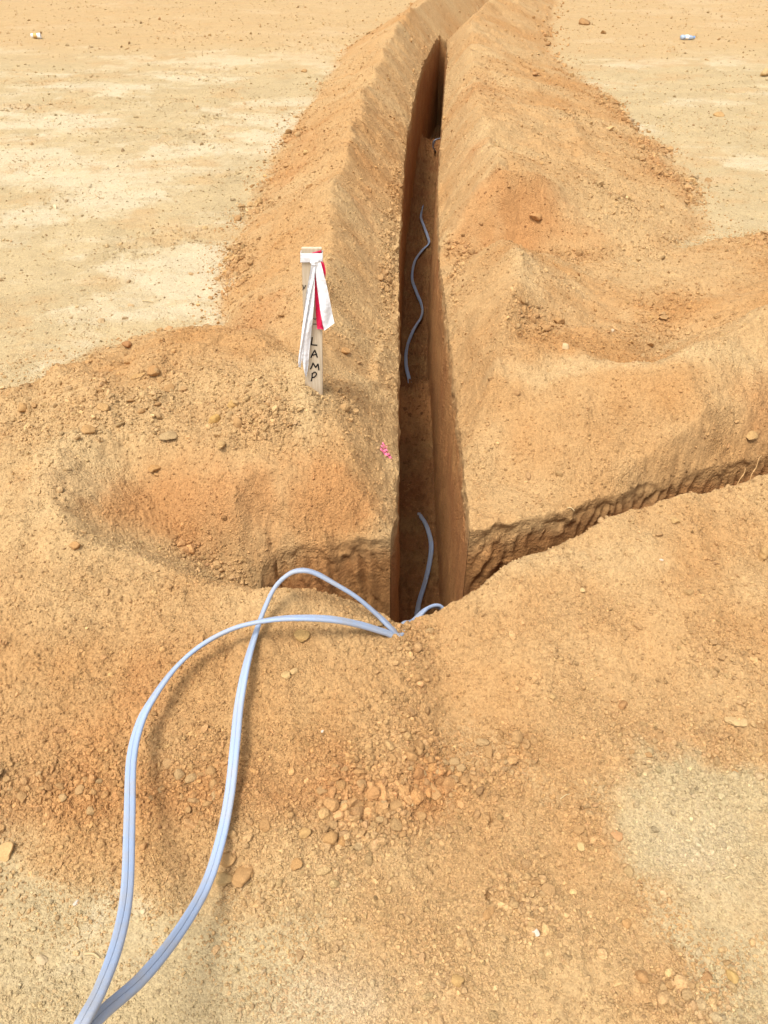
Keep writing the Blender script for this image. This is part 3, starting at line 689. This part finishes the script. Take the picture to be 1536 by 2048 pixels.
def ribbon(name, pts, width, thick, mat, n=14):
    """pts: (x, y, z, roll in degrees); flat twin section with a groove down the middle"""
    C = catmull(pts, n); P, roll = C[:, :3], np.radians(C[:, 3])
    T = np.gradient(P, axis=0); T /= np.linalg.norm(T, axis=1)[:, None]
    # transported frame, then roll measured from the horizontal
    up = np.array([0, 0, 1.0]); side = np.cross(T, up); ln = np.linalg.norm(side, axis=1)[:, None]
    side = side/np.maximum(ln, .05)
    for i in range(1, len(side)):
        if side[i]@side[i-1] < 0: side[i] = -side[i]
    nor = np.cross(side, T); nor /= np.linalg.norm(nor, axis=1)[:, None]
    sd_ = side*np.cos(roll)[:, None]+nor*np.sin(roll)[:, None]; nr = np.cross(sd_, T)
    sec = []
    hw, ht = width/2, thick/2; m = 10
    cxs = hw-ht
    for k in range(m+1):
        a_ = -math.pi/2+math.pi*k/m; sec.append((cxs+ht*math.cos(a_), ht*math.sin(a_)))
    for q in (.6, .3, .12): sec.append((cxs*q, ht*(1.0)))
    sec.append((0, ht*.55))
    for q in (.12, .3, .6): sec.append((-cxs*q, ht))
    for k in range(m+1):
        a_ = math.pi/2+math.pi*k/m; sec.append((-cxs+ht*math.cos(a_), ht*math.sin(a_)))
    for q in (.6, .3, .12): sec.append((-cxs*q, -ht))
    sec.append((0, -ht*.55))
    for q in (.12, .3, .6): sec.append((cxs*q, -ht))
    sec = np.array(sec); K = len(sec)
    V = (P[:, None, :]+sd_[:, None, :]*sec[None, :, 0:1]+nr[:, None, :]*sec[None, :, 1:2]).reshape(-1, 3)
    i = np.arange(len(P)*K).reshape(len(P), K); j = np.roll(i, -1, 1)
    Fq = np.stack([i[:-1].ravel(), j[:-1].ravel(), j[1:].ravel(), i[1:].ravel()], 1)
    return mesh_np(name, V, Fq, mat)
def PX(u, v, z, r=0): return (*at(u, v, z), r)
def floor_pt(u, v, dz=.012, r=0):
    z = -.88
    for _ in range(12):
        p = at(u, v, z); z = float(floor_z(np.array([p[0]]), np.array([p[1]]))[0])+dz
    return (*at(u, v, z), r)
CW = .0225
A = [(-.95,-1.1,.02,0),(-.85,-.7,.05,0),(-.68,-.2,.28,0), PX(85,2200,.36,0), PX(128,2110,.35,0), PX(168,2040,.34,0), PX(202,1975,.31,0), PX(236,1880,.26,-10), PX(254,1780,.21,-20), PX(259,1640,.17,-10), PX(263,1520,.15,0), PX(279,1450,.15,15),
     PX(304,1400,.16,35), PX(350,1337,.17,50), PX(404,1290,.19,55), PX(470,1256,.21,50), PX(540,1240,.225,35), PX(600,1236,.225,20), PX(665,1239,.20,5), PX(722,1250,.15,0), PX(768,1264,.10,0), PX(795,1271,.065,0),
     (.058,1.40,.03,0), (.085,1.465,-.03,20), (.125,1.535,-.055,50), (.165,1.56,-.075,60), (.20,1.55,-.13,60), (.22,1.58,-.3,60), (.21,1.7,-.6,40), (.2,1.9,-.84,10), (.17,2.1,-.90,0), (.15,2.3,-.93,0)]
o = link("cable", ribbon("cable", A, CW, .0105, M_CABLE)); tag(o, "pale blue flat cable strand, outer one of the loop, arching right into the notch", "cable")
B = [(-.87,-1.15,.02,0),(-.78,-.75,.05,0),(-.62,-.25,.26,0), PX(95,2210,.33,0), PX(140,2110,.32,0), PX(196,2035,.30,-10), PX(285,1955,.22,-25), PX(357,1865,.14,-30), PX(410,1775,.085,-15), PX(440,1685,.08,-5), PX(459,1590,.095,0), PX(470,1490,.125,0), PX(478,1410,.14,10),
     PX(493,1330,.165,35), PX(512,1265,.17,55), PX(530,1215,.21,55), PX(550,1175,.25,50), PX(578,1148,.28,40), PX(604,1141,.285,30), PX(632,1147,.27,30), PX(672,1169,.235,35), PX(714,1195,.19,35), PX(755,1230,.13,30), PX(782,1256,.09,20), PX(798,1271,.05,0),
     (.055,1.425,-.03,0), (.10,1.55,-.3,0), (.125,1.75,-.6,0), floor_pt(829,1290,.05,0), floor_pt(832,1245,.02,10), floor_pt(838,1205,.03,20), floor_pt(850,1165,.03,25), floor_pt(860,1120,.03,10), floor_pt(862,1085,.03,0), floor_pt(853,1052,.03,-10), floor_pt(840,1030,.006,-10), floor_pt(832,1015,-.02,0), floor_pt(828,980,-.05,0)]
o = link("cable", ribbon("cable", B, CW, .0105, M_CABLE)); tag(o, "pale blue flat cable strand, inner one of the loop, rising highest over the heap", "cable")
Cc = [floor_pt(822,785,-.05,0), floor_pt(820,772,-.01,0), floor_pt(818,757,.025,0), floor_pt(812,728,.03,20), floor_pt(814,695,.03,30), floor_pt(827,660,.03,10), floor_pt(843,632,.03,50), floor_pt(843,610,.03,60), floor_pt(832,582,.03,10), floor_pt(824,555,.03,40), floor_pt(830,522,.03,20), floor_pt(845,500,.03,10), floor_pt(857,488,.04,40), floor_pt(857,478,.045,40), floor_pt(850,458,.03,0), floor_pt(842,435,.03,30), floor_pt(845,415,.008,60), floor_pt(848,408,-.02,0), floor_pt(850,395,-.06,0)]
o = link("cable", ribbon("cable", Cc, CW, .0105, M_CABLE)); tag(o, "blue grey cable winding in three bends along the shaded middle of the trench floor", "cable")
D = [PX(873,306,-.74,0), PX(868,298,-.66,30), PX(866,291,-.62,50), PX(868,284,-.58,50), PX(873,279,-.56,40), PX(890,276,-.62,40)]
o = link("cable", ribbon("cable", D, CW, .0105, M_CABLE)); tag(o, "short far piece of blue cable curving against the right trench wall", "cable")

# ------------------------------------------------------------------ wooden stake with flagging tape
Y0 = 2.2
def face(u, v, dy=0):
    yy_ = Y0-dy; h = yy_*math.tan(R(PITCH)+math.atan((v-1024)/F)); d = yy_*CP+h*SP
    return ((u-768)/F*d, yy_, CAM_H-h)
M_WOOD, t_, b_ = new_mat("pale_lath", .8, .2)
N, L = t_.nodes.new, t_.links.new
tc = N("ShaderNodeTexCoord"); mp = N("ShaderNodeMapping"); mp.inputs["Scale"].default_value = (90, 90, 4); L(tc.outputs["Object"], mp.inputs[0])
n = N("ShaderNodeTexNoise"); n.inputs["Scale"].default_value = 1.5; n.inputs["Detail"].default_value = 5; L(mp.outputs[0], n.inputs[0])
cr = N("ShaderNodeValToRGB"); cr.color_ramp.elements[0].color = (*lin(186,166,136), 1); cr.color_ramp.elements[1].color = (*lin(214,200,176), 1)
cr.color_ramp.elements[0].position = .3; cr.color_ramp.elements[1].position = .7
L(n.outputs[0], cr.inputs[0]); L(cr.outputs[0], b_.inputs["Base Color"])
bp = N("ShaderNodeBump"); bp.inputs["Distance"].default_value = .0006; L(n.outputs[0], bp.inputs["Height"]); L(bp.outputs[0], b_.inputs["Normal"])
M_WHITE = plain("white_tape", lin(236,236,236), .45, .3, .03, 70, .004)
M_PINK = plain("pink_tape", lin(214,28,78), .4, .4, .08, 70, .004)
M_INK = plain("marker_ink", lin(26,24,26), .6, .2, .2, 200)
tl, tr_, bl, br = face(602.5, 497), face(643, 497), face(611, 800), face(645.5, 800)
ext = lambda a_, b_, k: tuple(b_[i]+(b_[i]-a_[i])*k for i in range(3))
bl, br = ext(tl, bl, .55), ext(tr_, br, .55)
TH = .014
import bmesh
bm = bmesh.new()
vs = [bm.verts.new(p) for p in (tl, tr_, br, bl)] + [bm.verts.new((p[0], p[1]+TH, p[2])) for p in (tl, tr_, br, bl)]
for f in ((0,3,2,1),(4,5,6,7),(0,1,5,4),(1,2,6,5),(2,3,7,6),(3,0,4,7)): bm.faces.new([vs[i] for i in f])
bmesh.ops.recalc_face_normals(bm, faces=bm.faces)
bmesh.ops.bevel(bm, geom=bm.edges[:], offset=.0014, segments=2, affect='EDGES')
me = bpy.data.meshes.new("board"); bm.to_mesh(me); bm.free(); me.materials.append(M_WOOD)
stake = bpy.data.objects.new("stake", None); SC.collection.objects.link(stake); stake.empty_display_size = .05
gx0, gz0 = (bl[0]+br[0])/2, .28
stake.location = (gx0, Y0, gz0)
tag(stake, "pale wooden survey stake with LAMP written down it, standing in the left heap", "stake")
def child(name, me, parent):
    o = link(name, me, parent); o.matrix_parent_inverse = Matrix.Translation(-Vector(parent.location)); return o
child("board", me, stake)
def strokes(name, lines, half, dy, mat, thick=.0008):
    V, Fc = [], []
    for ln in lines:
        P = catmull(ln, 6) if len(ln) > 2 else np.array(ln, float)
        for k, (a_, b_) in enumerate(zip(P[:-1], P[1:])):
            d = (b_-a_); Ln = np.hypot(*d)+1e-9; d = d/Ln; nrm = np.array([-d[1], d[0]])*half
            a2, b2 = a_-d*half*.5, b_+d*half*.5
            q = [a2+nrm, b2+nrm, b2-nrm, a2-nrm]
            off = dy+.00002*(k % 5)
            base = len(V)
            V += [face(*p, off) for p in q]+[face(*p, off-thick) for p in q]
            Fc += [[base+0, base+1, base+2, base+3], [base+0, base+4, base+5, base+1], [base+1, base+5, base+6, base+2], [base+2, base+6, base+7, base+3], [base+3, base+7, base+4, base+0]]
    return mesh_np(name, V, Fc, mat, None, False)
LET = [ [[(624.5,675),(623.5,683),(622.5,689)],[(622.5,689.5),(628,690),(634,690.5)]],                                   # L
        [[(622,715),(625,708),(629.5,700.5)],[(629.5,700.5),(632.5,708),(634.5,714.5)],[(623.5,711),(629,709.5),(633.5,708.5)]],     # A
        [[(621,738),(624,732),(626,726)],[(626,726),(629,731),(631,735)],[(631,735),(634,731),(636,728)],[(636,728),(637,734),(637.5,740)]],  # M
        [[(624.5,747),(624,754),(622.5,762)],[(624.5,747),(630,744.5),(632.8,748.5),(629.5,753.5),(624.5,755.5)]],        # P
      ]
for ltr in LET: child("letter", strokes("letter", ltr, 1.25, .0010, M_INK), stake)
child("marker_stroke", strokes("marker_stroke", [[(627,637),(630,638.4),(633.5,636.8)]], .8, .0010, M_INK), stake)
child("marker_stroke", strokes("marker_stroke", [[(627,648.5),(630,648.2),(634,648.6)]], .8, .0010, M_INK), stake)
child("marker_stroke", strokes("marker_stroke", [[(605.5,570),(606.5,575),(605.8,580)],[(611,571),(608.5,577)]], .8, .0010, M_INK), stake)
def tape_strip(name, left, right, dys, mat, thick=.0007, seed=0):
    """a strip of tape between two pixel edges on planes dys in front of the stake; real thickness"""
    Lc = catmull([(*p, d) for p, d in zip(left, dys)], 6); Rc = catmull([(*p, d) for p, d in zip(right, dys)], 6)
    K = 9; V = []
    for side in (0, 1):
        for i, (a_, b_) in enumerate(zip(Lc, Rc)):
            for k in range(K):
                t = k/(K-1); q = a_+(b_-a_)*t
                dy = q[2]+.0035*math.sin(t*math.pi*1.6+i*.16+seed)*min(1, i/10)+.0015*math.sin(i*.5+t*4+seed)*min(1, i/10)
                p = np.array(face(q[0], q[1], dy)); p[1] += thick*side; V.append(p)
    n = len(Lc); g = grid_faces(n, K); Fc = [list(f[::-1]) for f in g]+[list(f+n*K) for f in g]
    def q_(a_, b_): Fc.append([a_, b_, b_+n*K, a_+n*K])
    for i in range(n-1): q_(i*K, (i+1)*K); q_((i+1)*K+K-1, i*K+K-1)
    for k in range(K-1): q_(k+1, k); q_((n-1)*K+k, (n-1)*K+k+1)
    return mesh_np(name, V, np.array(Fc), mat)
def band(name, u0, u1, v0, v1, mat, off, thick=.0008):
    """tape wound round the board"""
    loop = [(u0-.6, off), (u1+.6, off), (u1+.6, -TH-off), (u0-.6, -TH-off)]
    V = []
    for o_ in (0, thick):
        for vv in (v0, (v0+v1)/2, v1):
            for k, (u, d) in enumerate(loop):
                p = list(face(u, vv, 0)); p[1] = Y0-d+(-o_ if d > 0 else o_); p[0] += (-o_ if k in (0, 3) else o_); 
                if vv == (v0+v1)/2 and d > 0: p[1] -= .0012
                V.append(p)
    Fc = []
    for o_ in (0, 12):
        for r_ in (0, 4):
            for k in range(4): Fc.append([o_+r_+k, o_+r_+(k+1) % 4, o_+r_+4+(k+1) % 4, o_+r_+4+k])
    for k in range(4): Fc.append([k, (k+1) % 4, 12+(k+1) % 4, 12+k]); Fc.append([8+k, 8+(k+1) % 4, 20+(k+1) % 4, 20+k])
    return mesh_np(name, V, np.array(Fc), mat, None, False)
def root_empty(name, loc):
    e_ = bpy.data.objects.new(name, None); SC.collection.objects.link(e_); e_.location = loc; e_.empty_display_size = .03; return e_
pt = face(623, 515)
wt = root_empty("flagging_tape", pt); tag(wt, "white flagging tape tied round the top of the stake with two hanging tails", "flagging tape")
child("band", band("band", 602, 644, 505.5, 523.5, M_WHITE, .0035), wt)
child("tail", tape_strip("tail", [(624,521),(619,550),(612,590),(607,630),(604.5,670),(603,705),(607,736),(611,752)], [(633,523),(630,550),(629,590),(626,630),(622,670),(618.5,705),(616.5,732),(612.5,754)], [.007,.009,.011,.012,.012,.012,.011,.012], M_WHITE, seed=1), wt)
child("tail", tape_strip("tail", [(627,521),(620,560),(612,600),(605,650),(600.5,690),(597,715),(597,734)], [(632,521),(627,560),(619,600),(612,650),(608,690),(604.5,712),(601,735)], [.010,.012,.015,.016,.017,.018,.018], M_WHITE, seed=2), wt)
child("tail", tape_strip("tail", [(629,523),(631,545),(635,580),(640,618),(644.5,645),(648.6,661)], [(641,522),(647,545),(656,582),(663,618),(667,638),(669,646)], [.008,.011,.016,.018,.019,.02], M_WHITE, seed=3), wt)
child("knot", tape_strip("knot", [(621,518),(620,524),(623,530)], [(636,517),(637,524),(634,530)], [.0065,.011,.0115], M_WHITE, seed=4), wt)
pk = root_empty("flagging_tape", face(636, 515)); tag(pk, "pink flagging tape tied to the stake behind the white tails", "flagging tape")
child("band", band("band", 603, 643.5, 501.5, 515, M_PINK, .0012), pk) if False else None
child("fold", tape_strip("fold", [(624,505.5),(633,503),(642.6,500.3)], [(624.5,507),(633,508.5),(642.8,509)], [.0022,.0022,.0026], M_PINK, seed=5), pk)
child("loop", tape_strip("loop", [(640,520),(643.2,532),(645,544),(648,556)], [(645,520),(649,530),(651.5,545),(650.5,557)], [.0035,.005,.006,.005], M_PINK, seed=6), pk)
child("tail", tape_strip("tail", [(629,540),(629.5,570),(630.5,600),(632,630),(634,658)], [(633,540),(637,570),(642,605),(644.5,632),(648,659)], [.0035,.005,.006,.007,.007], M_PINK, seed=7), pk)

# ------------------------------------------------------------------ scraps and litter
def crumple(name, u, v, wpx, hpx, mat, seed, lift=.01):
    p = on_ground(u, v); q = depth_of(*p)/F; rr = np.random.RandomState(seed)
    n = 14; V = []
    for side in (0, 1):
        for i in range(n):
            for k in range(n):
                a_, b_ = i/(n-1)-.5, k/(n-1)-.5
                x = a_*wpx*q*1.1; y_ = b_*hpx*q*1.3
                z = lift*(math.sin(a_*9+seed)*math.cos(b_*11+2*seed)+.6*math.sin(a_*23+b_*17))*.6+lift
                V.append((p[0]+x+.3*lift*math.sin(b_*20), p[1]+y_, gz0_(p[0]+x, p[1]+y_)+z+.0008*side))
    g = grid_faces(n, n); Fc = [list(f) for f in g]+[list((f+n*n)[::-1]) for f in g]
    me = mesh_np(name, V, np.array(Fc), mat); return me
_cache = {}
def gz0_(x, y):
    return float(ground(np.array([x]), np.array([y]), None, False)[0][0])
M_PINK2 = plain("faded_pink_tape", lin(236,120,150), .5, .3, .12, 60, .0004)
p = on_ground(771, 900); q = depth_of(*p)/F
def scrap_strips(P0, q, pieces, mat):
    V, Fc = [], []
    for (pl, wd) in pieces:
        C_ = catmull([(P0[0]+u*q, P0[1]-v*q*1.15, 0) for u, v in pl], 8)
        T_ = np.gradient(C_, axis=0); T_ /= np.linalg.norm(T_, axis=1)[:, None]+1e-9
        base = len(V)
        for i, (c_, t_) in enumerate(zip(C_, T_)):
            w_ = wd*q*(.35+.65*math.sin(math.pi*(i+.6)/(len(C_)+.2)))
            nx_, ny_ = -t_[1]*w_, t_[0]*w_
            z = gz0_(c_[0], c_[1])+.006+.003*math.sin(i*.7)
            V += [(c_[0]+nx_, c_[1]+ny_, z+.004), (c_[0]-nx_, c_[1]-ny_, z-.002), (c_[0]-nx_, c_[1]-ny_, z-.003), (c_[0]+nx_, c_[1]+ny_, z+.003)]
        for i in range(len(C_)-1):
            a_ = base+4*i
            for k in range(4): Fc.append([a_+k, a_+(k+1) % 4, a_+4+(k+1) % 4, a_+4+k])
    return mesh_np("tape_scrap", V, np.array(Fc), mat)
me = scrap_strips(p, q, [([(-7,-14),(0,-10),(2,-4),(-3,1)], 2.0), ([(-9,3),(0,2),(6,-2),(2,-9)], 1.8), ([(-10,16),(-3,10),(4,7),(10,3)], 1.8), ([(-10,17),(0,15),(8,14),(14,8)], 2.2)], M_PINK2)
tag(link("tape_scrap", me), "crumpled scrap of pink tape half buried at the trench edge", "tape scrap")
# crushed paper cup far left
M_PAPER = plain("white_paper", lin(232,230,224), .6, .2, .05, 40, .0005); M_CARD = plain("tan_card", lin(196,160,96), .7, .2, .1, 40)
def cup(loc, r, L_, rot):
    e_ = root_empty("paper_cup", loc); e_.rotation_euler = rot
    n = 28; V = []
    for k, (t, rr) in enumerate([(0, .72), (.5, .86), (.95, 1.0), (1.0, 1.06), (.98, .98), (.5, .80), (.03, .66)]):
        for i in range(n):
            a_ = 2*math.pi*i/n; sq = 1-.35*math.cos(a_)**2*(.5+.5*math.sin(t*5))
            V.append((t*L_, rr*r*math.cos(a_)*sq, rr*r*math.sin(a_)*.75))
    i = np.arange(7*n).reshape(7, n); j = np.roll(i, -1, 1)
    Fq = np.stack([i[:-1].ravel(), j[:-1].ravel(), j[1:].ravel(), i[1:].ravel()], 1)
    link("cup_body", mesh_np("cup_body", V, Fq, M_PAPER), e_)
    V = [(0.002, 0, 0)]+[(.002, .68*r*math.cos(2*math.pi*i/n)*.8, .68*r*math.sin(2*math.pi*i/n)*.75) for i in range(n)]
    link("cup_base", mesh_np("cup_base", V, np.array([[0, 1+i, 1+(i+1) % n] for i in range(n)]), M_CARD), e_)
    V = []
    for rr, t in ((.80, .25), (.91, .62)):
        for i in range(n):
            a_ = 2*math.pi*i/n; V.append((t*L_, rr*r*math.cos(a_)*1.03, rr*r*math.sin(a_)*.80))
    i = np.arange(2*n).reshape(2, n); j = np.roll(i, -1, 1)
    link("sleeve", mesh_np("sleeve", V, np.stack([i[:-1].ravel(), j[:-1].ravel(), j[1:].ravel(), i[1:].ravel()], 1), M_CARD), e_)
    return e_
p = on_ground(72, 78)
tag(cup((p[0]-.05, p[1], p[2]+.035), .042, .11, (0, .05, .2)), "crushed white paper cup with tan sleeve lying on the far left ground", "cup")
# squashed clear bottle far right
M_BOT, t_, b_ = new_mat("clear_plastic", .12, .5); b_.inputs["Base Color"].default_value = (*lin(190,210,232), 1); b_.inputs["Transmission Weight"].default_value = .35; b_.inputs["Alpha"].default_value = .9
M_CAP = plain("blue_cap", lin(120,160,214), .4, .4, .03)
p = on_ground(1372, 80)
e_ = root_empty("plastic_bottle", (p[0]-.07, p[1], p[2]+.03)); e_.rotation_euler = (0, .04, .15)
prof = [(0, .001), (.002, .025), (.02, .031), (.06, .027), (.075, .030), (.10, .031), (.135, .028), (.155, .014), (.172, .013), (.173, .001)]; n = 24
V = [(t, r*math.cos(2*math.pi*i/n)*1.1, r*math.sin(2*math.pi*i/n)*(.75+.12*math.sin(t*90))) for t, r in prof for i in range(n)]
i = np.arange(len(prof)*n).reshape(len(prof), n); j = np.roll(i, -1, 1)
link("bottle_body", mesh_np("bottle_body", V, np.stack([i[:-1].ravel(), j[:-1].ravel(), j[1:].ravel(), i[1:].ravel()], 1), M_BOT), e_)
V = [(t, r*math.cos(2*math.pi*i/n), r*math.sin(2*math.pi*i/n)) for t, r in ((.160, .0155), (.178, .0155), (.180, .013), (.180, .0005)) for i in range(n)]
i = np.arange(4*n).reshape(4, n); j = np.roll(i, -1, 1)
link("cap", mesh_np("cap", V, np.stack([i[:-1].ravel(), j[:-1].ravel(), j[1:].ravel(), i[1:].ravel()], 1), M_CAP), e_)
V = [(t, r*math.cos(2*math.pi*i/n)*1.12, r*math.sin(2*math.pi*i/n)*.86) for t, r in ((.05, .0285), (.09, .0315)) for i in range(n)]
i = np.arange(2*n).reshape(2, n); j = np.roll(i, -1, 1)
link("wrapper", mesh_np("wrapper", V, np.stack([i[:-1].ravel(), j[:-1].ravel(), j[1:].ravel(), i[1:].ravel()], 1), M_PAPER), e_)
tag(e_, "squashed clear plastic bottle with blue tint on the far right ground", "bottle")

# straw, twigs and roots
M_STRAW = plain("dry_straw", lin(190,166,122), .8, .2, .15, 60); M_ROOT = plain("root_skin", lin(204,164,110), .8, .2, .15, 60)
def tube(name, P, r0, r1, mat, sides=6, n=6):
    C_ = catmull(P, n); T_ = np.gradient(C_, axis=0); T_ /= np.linalg.norm(T_, axis=1)[:, None]
    a_ = np.cross(T_, [.3, .2, 1]); a_ /= np.linalg.norm(a_, axis=1)[:, None]; b_ = np.cross(T_, a_)
    V = []
    for i in range(len(C_)):
        r = r0+(r1-r0)*i/(len(C_)-1)
        for k in range(sides): V.append(C_[i]+r*(a_[i]*math.cos(2*math.pi*k/sides)+b_[i]*math.sin(2*math.pi*k/sides)))
    i = np.arange(len(C_)*sides).reshape(len(C_), sides); j = np.roll(i, -1, 1)
    return mesh_np(name, V, np.stack([i[:-1].ravel(), j[:-1].ravel(), j[1:].ravel(), i[1:].ravel()], 1), mat)
for (u0, v0, u1, v1, r, lab) in [
  (170,1910,200,1918,.0028,'short thick straw on the pale ground at lower left'),
  (152,1888,170,1882,.0014,'thin straw above the thick one at lower left'),
  (152,1855,158,1872,.0012,'thin straw standing nearly upright, lower left'),
  (1448,1760,1465,1758,.0022,'pale straw on the bare ground at the lower right'),
  (1394,1740,1404,1775,.0009,'thin curved rootlet lying on the bare ground at lower right'),
  (820,1605,824,1615,.004,'short white chip of straw beside the rubble line in the middle'),
  (1120,1600,1140,1590,.0012,'thin straw left of the bare patch at right'),
  (330,285,340,295,.004,'bleached twig on the far left ground'),
  (570,90,585,96,.004,'bleached twig far away left of the trench'),
  (100,420,112,412,.003,'short straw on the left bare ground'),
  (285,604,306,607,.003,'straw lying level on the left bare ground near the mound'),
  (1135,1018,1148,1024,.0025,'pale splinter lying on the lip of the side trench')]:
    a0, a1 = on_ground(u0, v0), on_ground(u1, v1); md = (a0+a1)/2
    P = [(q_[0], q_[1], q_[2]+r+.003+h) for q_, h in ((a0, 0), (md+np.array([.002, .003, 0]), .002), (a1, .0))]
    tag(link("straw", tube("straw", P, r, r*.6, M_STRAW)), lab, "straw")
for base, tips, lab in [((1474,966), [(1476,962,.02),(1482,955,.035),(1484,948,.05)], 'short thin root sticking out of the side trench lip, left of the taller one'),
                   ((1500,962), [(1497,952,.03),(1503,945,.05),(1504,932,.075),(1510,925,.085)], 'tall thin root sticking out of the side trench lip at the right edge')]:
    b0 = on_ground(base[0], base[1]+3); q = depth_of(*b0)/F
    P = [(b0[0], b0[1], b0[2]-.01)]+[(b0[0]+(u-base[0])*q, b0[1]+.006*i, b0[2]+h) for i, (u, v, h) in enumerate(tips)]
    tag(link("root", tube("root", P, .0016, .0007, M_ROOT)), lab, "root")
for u, v, su, lab in [(152,1806,16,'splash of white lime dust on the pale ground at lower left'), (1068,1866,24,'broken white chip of lime on the brown ground at lower right'), (645,1462,10,'tiny white chip inside the rubble right of the cable'), (1322,1120,9,'small white chip on the near heap at the right')]:
    p = on_ground(u, v); q = depth_of(*p)/F; r = su*q*.5
    o = link("lime_chip", clod_mesh("lime_chip", int(u), lin(232,226,214), M_STONE)); o.scale = (r, r*.8, r*.45); o.location = (p[0], p[1], gz(p[0], p[1])+.1*r); o.rotation_euler = (.1, .1, u)
    tag(o, lab, "chip")
